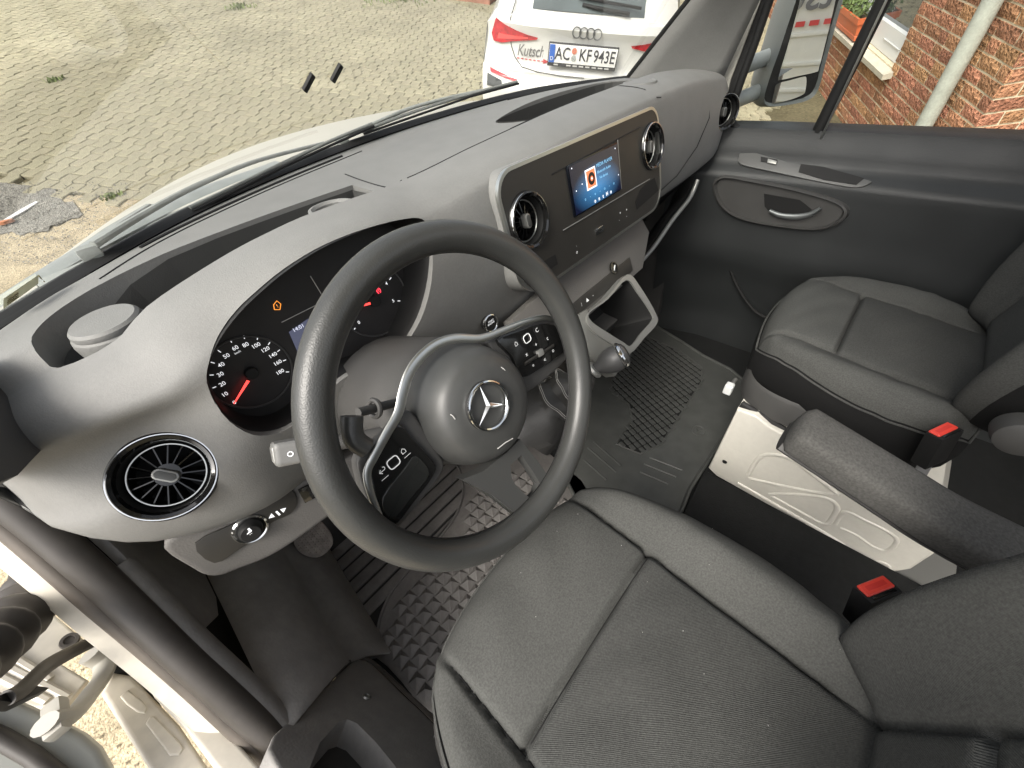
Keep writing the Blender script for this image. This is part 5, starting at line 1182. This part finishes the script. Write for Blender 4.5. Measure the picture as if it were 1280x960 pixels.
# buckles
def buckle(c, up, fr, par, lab):
    up = V(up).normalized(); fr = (V(fr) - up * V(fr).dot(up)).normalized(); sd = up.cross(fr)
    m_ = MB(); m_.box(c - up * .036, sd, fr, up, (.050, .027, .082), .005); o = m_.obj('buckle', BLACK, par)
    m_ = MB(); m_.box(c + up * .002 - fr * .003, sd, fr, up, (.043, .017, .012), .003, 3); rb = m_.obj('release_button', RED, o)
    m_ = MB(); m_.box(c + up * .0075 - fr * .003, sd, fr, up, (.030, .007, .002), .001); m_.obj('button_dish', M('buckle_red_dark', (.6, .04, .03), .4), rb)
    m_ = MB(); m_.box(c + up * .0052 + fr * .009, sd, fr, up, (.036, .004, .002), .0008); m_.obj('latch_slot', PBLACK, o)
    text('PRESS', c + up * .0088 - fr * .003, sd, fr, .007, M('button_print_red', (.75, .25, .2), .5), rb, name='button_print')
    m_ = MB(); m_.box(c - up * .12, sd, fr, up, (.036, .008, .10), .003); m_.obj('strap', M('buckle_stalk', (.20, .20, .20), .5), o)
buckle(at(1096, 738, X=-.175), V((.05, .25, 1)), V((-.55, -.8, .4)), ds, '')
buckle(at(1180, 541, X=.19), V((.0, .2, 1)), V((-.5, -.85, .3)), ps, '')
# armrest of the driver seat
AX = -.075
ac = [at(1003, 536, X=AX), at(1060, 572, X=AX), at(1120, 610, X=AX), at(1180, 648, X=AX), at(1260, 690, X=AX)]
mb = MB(); pts = spline(ac, 5); d0 = (pts[-1] - pts[0]).normalized(); rows = []
pts = [pts[0] - d0 * .012, pts[0] - d0 * .008] + pts
up_ = V((1, 0, 0)).cross(d0); up_ = up_ if up_.z > 0 else -up_
for i, p in enumerate(pts):
    s = (.30, .75)[i] if i < 2 else min(1, .95 + .02 * i)
    rows.append([p + EX * (math.copysign(abs(math.cos(q)) ** .5, math.cos(q)) * .041 * s) + up_ * (math.copysign(abs(math.sin(q)) ** .5, math.sin(q)) * .027 * s - .004) for q in [2 * math.pi * k / 32 for k in range(32)]])
mb.grid(rows, close_u=True, cap=True); ar_ = mb.obj('armrest', ARMFAB, ds, angle=80)
mb = MB(); mb.tube([r_[16] + V((.002, 0, -.018)) for r_ in rows[1:]], .0012, 5); mb.obj('armrest_seam', BLACK, ar_)
mb = MB(); mb.tube([p - up_ * .030 for p in pts[1:]], [(.014, .034)] * (len(pts) - 1), 12, flat=up_); mb.obj('armrest_shell', DASHD, ar_)
# recliner knob on the passenger seat
mb = MB(); mb.lathe([(0, .018), (.022, .018), (.03, .014), (.033, 0), (.033, -.02)], at(1276, 545, X=.19), V((-1, 0, .1)), 32); mb.obj('recliner_knob', DASHD, ps)
# white painted metal base of the passenger seat
BX = .205
def bx_(x, y, dx=0.0): return at(x, y, X=BX) + V((dx, 0, 0))
sb_ = thing('seat_base_box', 'white painted pressed steel box under the passenger seat', 'seat base', V((BX + .2, -.4, 0)))
side = [bx_(*q) for q in ((921, 512), (945, 520), (962, 534), (1010, 560), (1168, 668), (1172, 690), (1138, 712), (1110, 717), (1072, 700), (1020, 665), (895, 595), (885, 585))]
mb = MB(); mb.prism([p + EX * .30 for p in side], EX * -.30, .006, 3); mb.obj('side_panel', SEATBOX, sb_)
def emboss(pix, rad, name='pressed_rib'):
    pts = [bx_(*q, .0) for q in pix]; m_ = MB(); m_.tube(spline(pts, 4), [(rad, rad * .55)] * (len(pts) * 4 - 3), 10, flat=V((0, 0, 1))); m_.obj(name, SEATBOX, sb_)
emboss([(935, 594), (952, 570), (985, 572), (1012, 590), (1040, 612), (1043, 618), (1000, 612), (936, 598)], .006)
emboss([(962, 618), (990, 618), (1030, 622), (1046, 632), (1042, 645), (1030, 655), (1000, 640), (964, 620)], .006)
emboss([(922, 604), (985, 640), (1040, 672), (1072, 694)], .007)
emboss([(1044, 655), (1056, 640), (1080, 650), (1120, 672), (1110, 688), (1092, 684), (1086, 680), (1068, 668), (1050, 660)], .005)
emboss([(1090, 704), (1100, 702), (1112, 708), (1108, 716)], .004)
mb = MB(); mb.lathe([(0, .002), (.006, .002), (.0068, 0)], bx_(906, 577, -.0005), V((-1, 0, 0)), 20); mb.obj('hole', BLACK, sb_)
mb = MB(); mb.tube([bx_(922, 512, .02) + EZ * .004, bx_(985, 552, .02) + EZ * .004], [(.012, .008)] * 2, 10); mb.obj('seat_rail', BLACK, sb_)
mb = MB(); mb.prism([bx_(*q, .004) for q in ((1110, 715), (1168, 672), (1200, 672), (1190, 760), (1140, 740))], EX * .02); mb.obj('rear_gusset', SATIN2, sb_)
mb = MB(); c_ = at(912, 484, X=.24); mb.tube([c_, c_ + V((.05, .0, -.01))], .005, 8); lv = mb.obj('adjuster_bar', SATIN2, sb_)
mb = MB(); mb.box(c_ - V((.006, 0, 0)), EX, EY, EZ, (.022, .02, .03), .006, 3); mb.obj('adjuster_grip', PVC, lv)
# dark plinth between the seats
mb = MB(); mb.prism([V((-.22, -.20, 0)), V((BX - .002, -.17, 0)), V((BX - .002, -.75, 0)), V((-.22, -.75, 0))], EZ * .012, .004, 3); mb.obj('centre_plinth', CARPET, van)
mb = MB(); mb.prism([bx_(885, 590, -.03) - EZ * .0, bx_(1110, 722, -.03), bx_(1110, 722, -.0), bx_(885, 590, -.0)], EZ * -.03, .004); mb.obj('plinth_edge', DASHD, van)
mb = MB(); mb.box(V((0, -1.02, .35)), EX, EY, EZ, (1.74, .03, .8)); mb.obj('partition', LOWER, van)  # out of view; kept low so that light reaches the cab

# =================================================================== passenger door
DX = .86
door = thing('passenger_door', 'dark grey trimmed passenger door with pull cup, switch ledge and divided window', 'door', V((DX, -.3, -.05)))
def dpanel(y, z):
    x = DX - .012
    ledge = math.exp(-((z - .665) / .055) ** 2) * smooth(-.95, -.2, y) * .0
    x -= .042 * smooth(.70, .655, z) * smooth(.30, .45, z)            # arm ledge bulge
    x -= .018 * smooth(.78, .70, z) * (1 if z < .78 else 0)
    x -= .03 * smooth(.10, .25, z) * (1 - smooth(.3, .5, z))
    x += .05 * smooth(.45, .2, z) * smooth(.3, .05, abs(y + .05) * .6)
    x -= .02 * smooth(.05, .4, y)
    return V((x, y, z))
rows = []
zs = [.772, .768, .76, .745, .73, .715, .70, .69, .68, .67, .66, .65, .63, .60, .57, .53, .49, .45, .41, .37, .33, .29, .25, .2, .15, .1, .05, 0, -.06]
for z in zs: rows.append([dpanel(.34 - 1.30 * i / 60, z - .0) for i in range(61)])
mb = MB(); mb.grid([[p + V((.07, 0, .006)) for p in rows[0]], [p + V((.02, 0, .005)) for p in rows[0]]] + rows); dpn = mb.obj('door_trim', M('door_trim_plastic', (.022, .024, .0245), .5, bump=[('voro', 350, .4, .0006)], var=[(10, .08)]), door, angle=50)
# window frame, divider and panes
mb = MB(); mb.tube([at(1017, 176, X=DX), at(1112, -16, X=DX), at(1112, -16, X=DX) + (at(1112, -16, X=DX) - at(1013, 184, X=DX)) * 2], [(.016, .014)] * 3, 10, flat=V((0, 1, 0))); dv = mb.obj('window_divider', BLACK, door)
mb = MB(); a, b = at(1026, 173, X=DX - .018), at(1112, -8, X=DX - .018); mb.tube([a, b, b + (b - a) * 1.5], .0028, 6); mb.obj('divider_bead', SATIN, dv)
mb = MB(); mb.tube(spline([at(*q, X=DX - .005) for q in ((1030, 182), (1010, 179), (960, 172), (930, 166), (917, 156), (914, 140), (925, 105), (945, 50), (962, 0), (985, -60), (1060, -260))], 5), .011, 10); mb.obj('window_seal', BLACK, door)
mb = MB(); mb.tube([at(1025, 181, X=DX + .004), at(1140, 182, X=DX + .004), at(1290, 176, X=DX + .004), at(1500, 168, X=DX + .004)], .005, 8); mb.obj('window_seal', BLACK, door)
for nm, X_, pix, mt in (('frame_seal', .838, ((884, 106), (890, 86), (933, -6), (960, -70), (970, -70), (941, -6), (899, 92), (894, 112)), RUBBER), ('door_frame', .846, ((893, 112), (898, 92), (939, -6), (968, -70), (982, -70), (953, -6), (913, 100), (908, 122)), M('door_frame_paint', (.33, .32, .285), .45)), ('window_edge', .852, ((906, 122), (911, 100), (951, -6), (980, -70), (996, -70), (966, -6), (921, 112), (914, 140)), BLACK)):
    m_ = MB(); m_.prism([at(*q, X=X_) for q in pix], EX * .012); m_.bm.normal_update(); m_.obj(nm, mt, door)
mb = MB(); mb.poly([V((DX + .012, .34, .74)), V((DX + .012, -.95, .74)), V((DX + .012, -.95, 1.6)), V((DX + .012, -.2, 1.6)), V((DX + .012, .2, 1.08))]); mb.obj('window_pane', GLASSD, door, smooth=False)
# switch ledge, tray, pull cup
SLN = V((-.75, 0, .66)).normalized(); SLO = at(1000, 212, X=DX - .045)
def sl(x, y, h=0.0): return on_plane(x, y, SLO + SLN * h, SLN)
mb = MB(); mb.prism([p - SLN * .02 for p in spline([sl(*q, .004) for q in ((924, 196), (932, 189), (985, 203), (1030, 212), (1082, 225), (1088, 229), (1070, 235), (1030, 229), (960, 214), (926, 206))], 3, True)], SLN * .024, .002); swp = mb.obj('switch_plate', M('switch_plate', (.085, .086, .084), .45), door)
mb = MB(); mb.prism([sl(*q, .0045) for q in ((951, 197), (972, 201), (971, 206), (951, 203))], SLN * .006); sw2 = mb.obj('window_switch', BLACK, swp); mb = MB(); mb.prism([sl(*q, .0105) for q in ((960, 199), (971, 202), (970, 206), (959, 204))], SLN * .004, .001); mb.obj('rocker', SATIN2, sw2)
mb = MB(); mb.prism([sl(*q, .0045) for q in ((1001, 206), (1030, 210), (1080, 224), (1070, 232), (1030, 226), (998, 216))], SLN * .0055); mb.obj('ledge_tray', BLACK, swp)
def dcx(x, y, dx): return at(x, y, X=DX - .083 - dx)
oval = spline([dcx(*q, 0) for q in ((893, 232), (905, 221), (940, 226), (990, 236), (1040, 250), (1057, 262), (1050, 276), (1025, 286), (985, 284), (930, 274), (903, 258))], 5, True)
oc = sum(oval, V()) / len(oval)
mb = MB(); mb.grid([[oc + (p - oc) * f + EX * d for p in oval] for f, d in ((1.04, .012), (1.02, -.006), (.985, -.009), (.97, -.002), (.95, .012))], close_u=True); pc = mb.obj('pull_cup', DASHD, door)
mb = MB(); mb.bm.faces.new([mb.bm.verts.new(oc + (p - oc) * .955 + EX * .002) for p in oval]); mb.obj('cup_floor', DASHD, pc, smooth=False)
mb = MB(); mb.prism([dcx(*q, .0) for q in ((955, 242), (1000, 250), (1015, 262), (1000, 272), (965, 268), (956, 258))], EX * -.001); mb.obj('handle_recess', BLACK, pc)
mb = MB(); hd = spline([dcx(*q, .010) for q in ((962, 263), (975, 269), (995, 271), (1012, 268), (1026, 260))], 5); mb.tube(hd, [(.0045 + .004 * math.sin(math.pi * i / (len(hd) - 1)), .006) for i in range(len(hd))], 12); mb.obj('door_handle', M('handle_satin', (.16, .17, .17), .35, .5), pc)
# door pocket edge and cable by the footwell
mb = MB(); mb.tube(spline([at(*q, X=DX - .04) for q in ((897, 250), (905, 300), (918, 350), (945, 390), (975, 400))], 5), .006, 8); mb.obj('pocket_edge', BLACK, door)
mb = MB(); mb.tube([at(853, 255, Y=.29), at(847, 285, Y=.31), at(840, 320, Y=.32)], .004, 8); mb.obj('cable', M('cable_grey', (.32, .27, .25), .6), dash)

# =================================================================== door mirror outside the passenger window
mir = thing('door_mirror', 'large grey door mirror with main glass and small wide angle glass on two tubular arms', 'mirror', at(960, 130, X=1.0))
MC = at(1003, 60, X=1.10)
MN = V((-.68, -.73, .012)).normalized(); MUv = V((0, 0, 1)); MUv = (MUv - MN * MUv.dot(MN)).normalized(); MR = MUv.cross(MN)
def mp_(x, y, h=0.0): return on_plane(x, y, MC + MN * h, MN)
out_ = spline([mp_(*q) for q in ((1030, -60), (1000, -20), (985, 20), (972, 60), (958, 100), (952, 124), (958, 133), (985, 131), (1008, 125), (1020, 112), (1030, 75), (1042, 30), (1056, -20), (1062, -60))], 3, True)
oc = sum(out_, V()) / len(out_)
mb = MB(); mb.grid([[oc + (p - oc) * f + MN * h for p in out_] for f, h in ((.93, .0), (.985, .012), (1.0, .004), (1.03, -.03), (.98, -.075), (.80, -.11), (.3, -.125))], close_u=True); mb.bm.verts.ensure_lookup_table(); mb.bm.faces.new(list(mb.bm.verts)[-len(out_):]); mb.obj('housing', MIRBODY, mir)
mb = MB(); mb.bm.faces.new([mb.bm.verts.new(oc + (p - oc) * .935 + MN * .0) for p in out_]); mb.obj('glass_bed', BLACK, mir, smooth=False)
def mglass(pix, h): 
    m_ = MB(); pts = spline([mp_(*q, h) for q in pix], 3, True); m_.bm.faces.new([m_.bm.verts.new(p) for p in pts]); return m_.obj('mirror_glass', MIRROR, mir, smooth=False)
mglass([(1022, -56), (1004, -12), (996, 16), (984, 60), (973, 97), (976, 100), (998, 95), (1020, 90), (1024, 84), (1034, 45), (1044, 2), (1054, -50)], .004)
mglass([(971, 105), (968, 114), (965, 128), (970, 129), (990, 124), (1004, 118), (1007, 112), (1008, 98), (1004, 96), (985, 101)], .005)
mb = MB(); mb.tube(spline([mp_(*q, -.02) for q in ((998, -20), (984, 20), (973, 55), (970, 62))], 4), .002, 6); mb.obj('housing_gap', BLACK, mir)
for a, b in (((912, 90), (968, 68)), ((914, 128), (955, 112))):
    mb = MB(); p, q = at(*a, X=.93), mp_(*b, -.05); d = (q - p); mb.tube([p - d * .25, p, p + d * .6, q + d * .1], [(.022, .018)] * 4, 16); mb.obj('arm', M('mirror_arm', (.27, .29, .29), .4, var=[(20, .1)]), mir)

# =================================================================== open driver door edge, hinge and check strap at the left
HX = -1.0
def hx(x, y, X=HX): return at(x, y, X=X)
dd = thing('driver_door', 'open white driver door edge with black cable gaiter and hinge beside the sill', 'door', hx(40, 900, -1.05))
def plate_(pix, X, th, mat, name, par, bev=.004, sm=3):
    pts = [at(*q, X=X) for q in pix]; m_ = MB(); m_.prism([p - EX * th for p in pts], EX * th, bev, sm); return m_.obj(name, mat, par)
# A-post foot of the body (painted) and the step below; sheets lie tilted up towards the sky
def tilt_plate(pix, anchor, n_, th, mat, name, par, bev=.004, lift=0.0):
    n_ = V(n_).normalized(); pts = [on_plane(*q, anchor + n_ * lift, n_) for q in pix]
    m_ = MB(); m_.prism([p - n_ * th for p in pts], n_ * th, bev, 3); return m_.obj(name, mat, par)
A1, N1 = at(200, 860, X=-.955), (.45, -.1, .88)
tilt_plate([(60, 716), (120, 768), (180, 818), (240, 872), (290, 920), (340, 975), (400, 1040), (330, 1040), (268, 958), (230, 908), (192, 868), (166, 824), (150, 806), (128, 800), (100, 775), (70, 748), (30, 715), (-60, 640), (-60, 610)], A1, N1, .012, WHITED, 'sill_panel', van, .005)
tilt_plate([(118, 812), (150, 808), (172, 830), (194, 870), (215, 905), (190, 905), (140, 850), (118, 836)], A1, N1, .004, BLACK, 'post_gap', van, .0, -.03)
st = tilt_plate([(126, 866), (142, 840), (165, 844), (190, 870), (224, 905), (262, 962), (300, 1040), (225, 1040), (186, 960), (150, 904)], A1, N1, .012, WHITED, 'step_panel', van, .006, -.018)
for pix in (((182, 904), (187, 896), (193, 895), (226, 929), (229, 936), (224, 943), (212, 944)), ((150, 870), (160, 862), (178, 876), (184, 884), (181, 891), (172, 890), (158, 880))):
    tilt_plate(pix, A1, N1, .004, WHITED, 'pressed_slot', st, .002, -.0155)
tilt_plate([(84, 742), (112, 772), (138, 794), (122, 800), (92, 780), (80, 762)], A1, N1, .02, WHITE, 'flange_block', van, .006, .012)
tilt_plate([(140, 806), (157, 803), (172, 820), (166, 825), (147, 820)], A1, N1, .012, WHITE, 'flange_block', van, .005, .012)
# door inner sheet metal
A2, N2 = at(80, 805, X=-1.03), (.45, -.35, .82)
dpl = tilt_plate([(-80, 735), (58, 760), (108, 802), (70, 826), (110, 850), (80, 885), (40, 885), (-80, 850)], A2, N2, .02, WHITED, 'door_inner', dd)
NN2 = V(N2).normalized()
mb = MB(); mb.lathe([(0, .001), (.006, .001), (.0065, .004), (.0105, .004), (.0115, 0)], on_plane(87, 801, A2 + NN2 * .001, NN2), NN2, 24); mb.obj('rubber_plug', RUBBER, dpl)
for q in (((-20, 800), (62, 850)), ((-20, 818), (85, 872)), ((-20, 836), (60, 876))):
    mb = MB(); mb.tube([on_plane(*q[0], A2, NN2), on_plane(*q[1], A2, NN2)], .006, 8); mb.obj('pressed_rib', WHITED, dpl)
A3, N3 = at(60, 925, X=-1.02), (.35, -.5, .79)
tilt_plate([(-60, 845), (0, 868), (46, 889), (102, 917), (123, 935), (137, 960), (150, 1040), (-80, 1040)], A3, N3, .03, M('door_face_grey', (.33, .335, .305), .4, var=[(8, .06)]), 'door_edge', dd, .008)
NN3 = V(N3).normalized()
mb = MB(); mb.tube([on_plane(*q, A3 + NN3 * .006, NN3) for q in ((-40, 905), (0, 922), (40, 945), (90, 985))], .009, 10); mb.obj('door_edge_seal', RUBBER, dd)
# hinge arm and check strap
mb = MB(); ha = spline([hx(*q) for q in ((56, 905), (88, 896), (112, 868), (130, 842), (128, 826), (112, 818))], 5); mb.tube(ha, [(.014, .010)] * len(ha), 12); hg = mb.obj('hinge_arm', STEELG, dd)
mb = MB(); mb.box(hx(70, 898, -1.0), EX, EY, EZ, (.02, .045, .016), .005); mb.obj('hinge_plate', STEELG, hg)
mb = MB(); ck = spline([hx(*q, -.985) for q in ((10, 872), (28, 862), (60, 832), (95, 812), (120, 800), (140, 788))], 5); mb.tube(ck, [(.009, .006)] * len(ck), 10); cs_ = mb.obj('check_strap', RUBBER, dd)
mb = MB(); mb.box(hx(20, 872, -.99), (ck[3] - ck[0]).normalized(), EZ, (ck[3] - ck[0]).normalized().cross(EZ), (.05, .03, .02), .004); mb.obj('strap_box', BLACK, cs_)
mb = MB(); mb.lathe([(0, .012), (.008, .012), (.010, .008), (.010, 0)], hx(126, 793, -.975), V((1, 0, .2)), 20); mb.obj('strap_pin', SATIN2, cs_)
# corrugated cable gaiter
gp = spline([hx(*q, -.97) for q in ((70, 676), (60, 706), (42, 742), (18, 775), (-20, 812), (-80, 860), (-140, 900))], 12); rad = [.0295 + .0045 * math.sin(i * .9) for i in range(len(gp))]
mb = MB(); mb.tube(gp, rad, 20); mb.obj('cable_gaiter', RUBBER, dd)

# =================================================================== white box van behind, seen in the mirror
bv = thing('box_van', 'white panelled box van with dark lettering and red dashes, seen in the door mirror', 'van', V((1.5, -7.2, gz(1.5, -7.2))))
RD = (oc - CAM).normalized(); RD = RD - MN * (2 * RD.dot(MN)); tt = (-7.0 - oc.y) / RD.y; HIT = oc + RD * tt
BVX = HIT.x; g0 = gz(BVX, -7)
mb = MB(); mb.box(V((BVX, -8.0, g0 + 1.75)), EX, EY, EZ, (6.0, 2.0, 2.6), .06, 3); mb.obj('body', CARWHITE, bv)
for z in (g0 + .62, g0 + .95, g0 + 1.3, g0 + 2.1):
    mb = MB(); mb.box(V((BVX, -6.99, z)), EX, EY, EZ, (5.8, .02, .05), .006); mb.obj('side_rail', CARWHITE, bv)
for k in range(6):
    mb = MB(); mb.box(V((BVX - 2.5 + k, -6.99, g0 + 1.2)), EX, EY, EZ, (.02, .012, 1.1), .003); mb.obj('panel_joint', PRINTG, bv)
text('Kutsch', V((BVX + .1, -6.97, g0 + 1.72)), -EX, EZ, .5, M('van_lettering', (.13, .13, .14), .6), bv, bold=.01)
for k in range(14): mb = MB(); mb.box(V((BVX - 1.2 + k * .18, -6.975, g0 + 1.42)), EX, EY, EZ, (.12, .01, .06)); mb.obj('red_dash', M('lettering_red', (.55, .05, .05)), bv)
for dx in (-2, 2):
    mb = MB(); mb.lathe([(.2, -.1), (.33, -.1), (.35, -.06), (.35, .06), (.33, .1), (.2, .1), (.0, .06)], V((BVX + dx, -7.05, g0 + .35)), EY, 28); mb.obj('wheel', TYRE, bv)
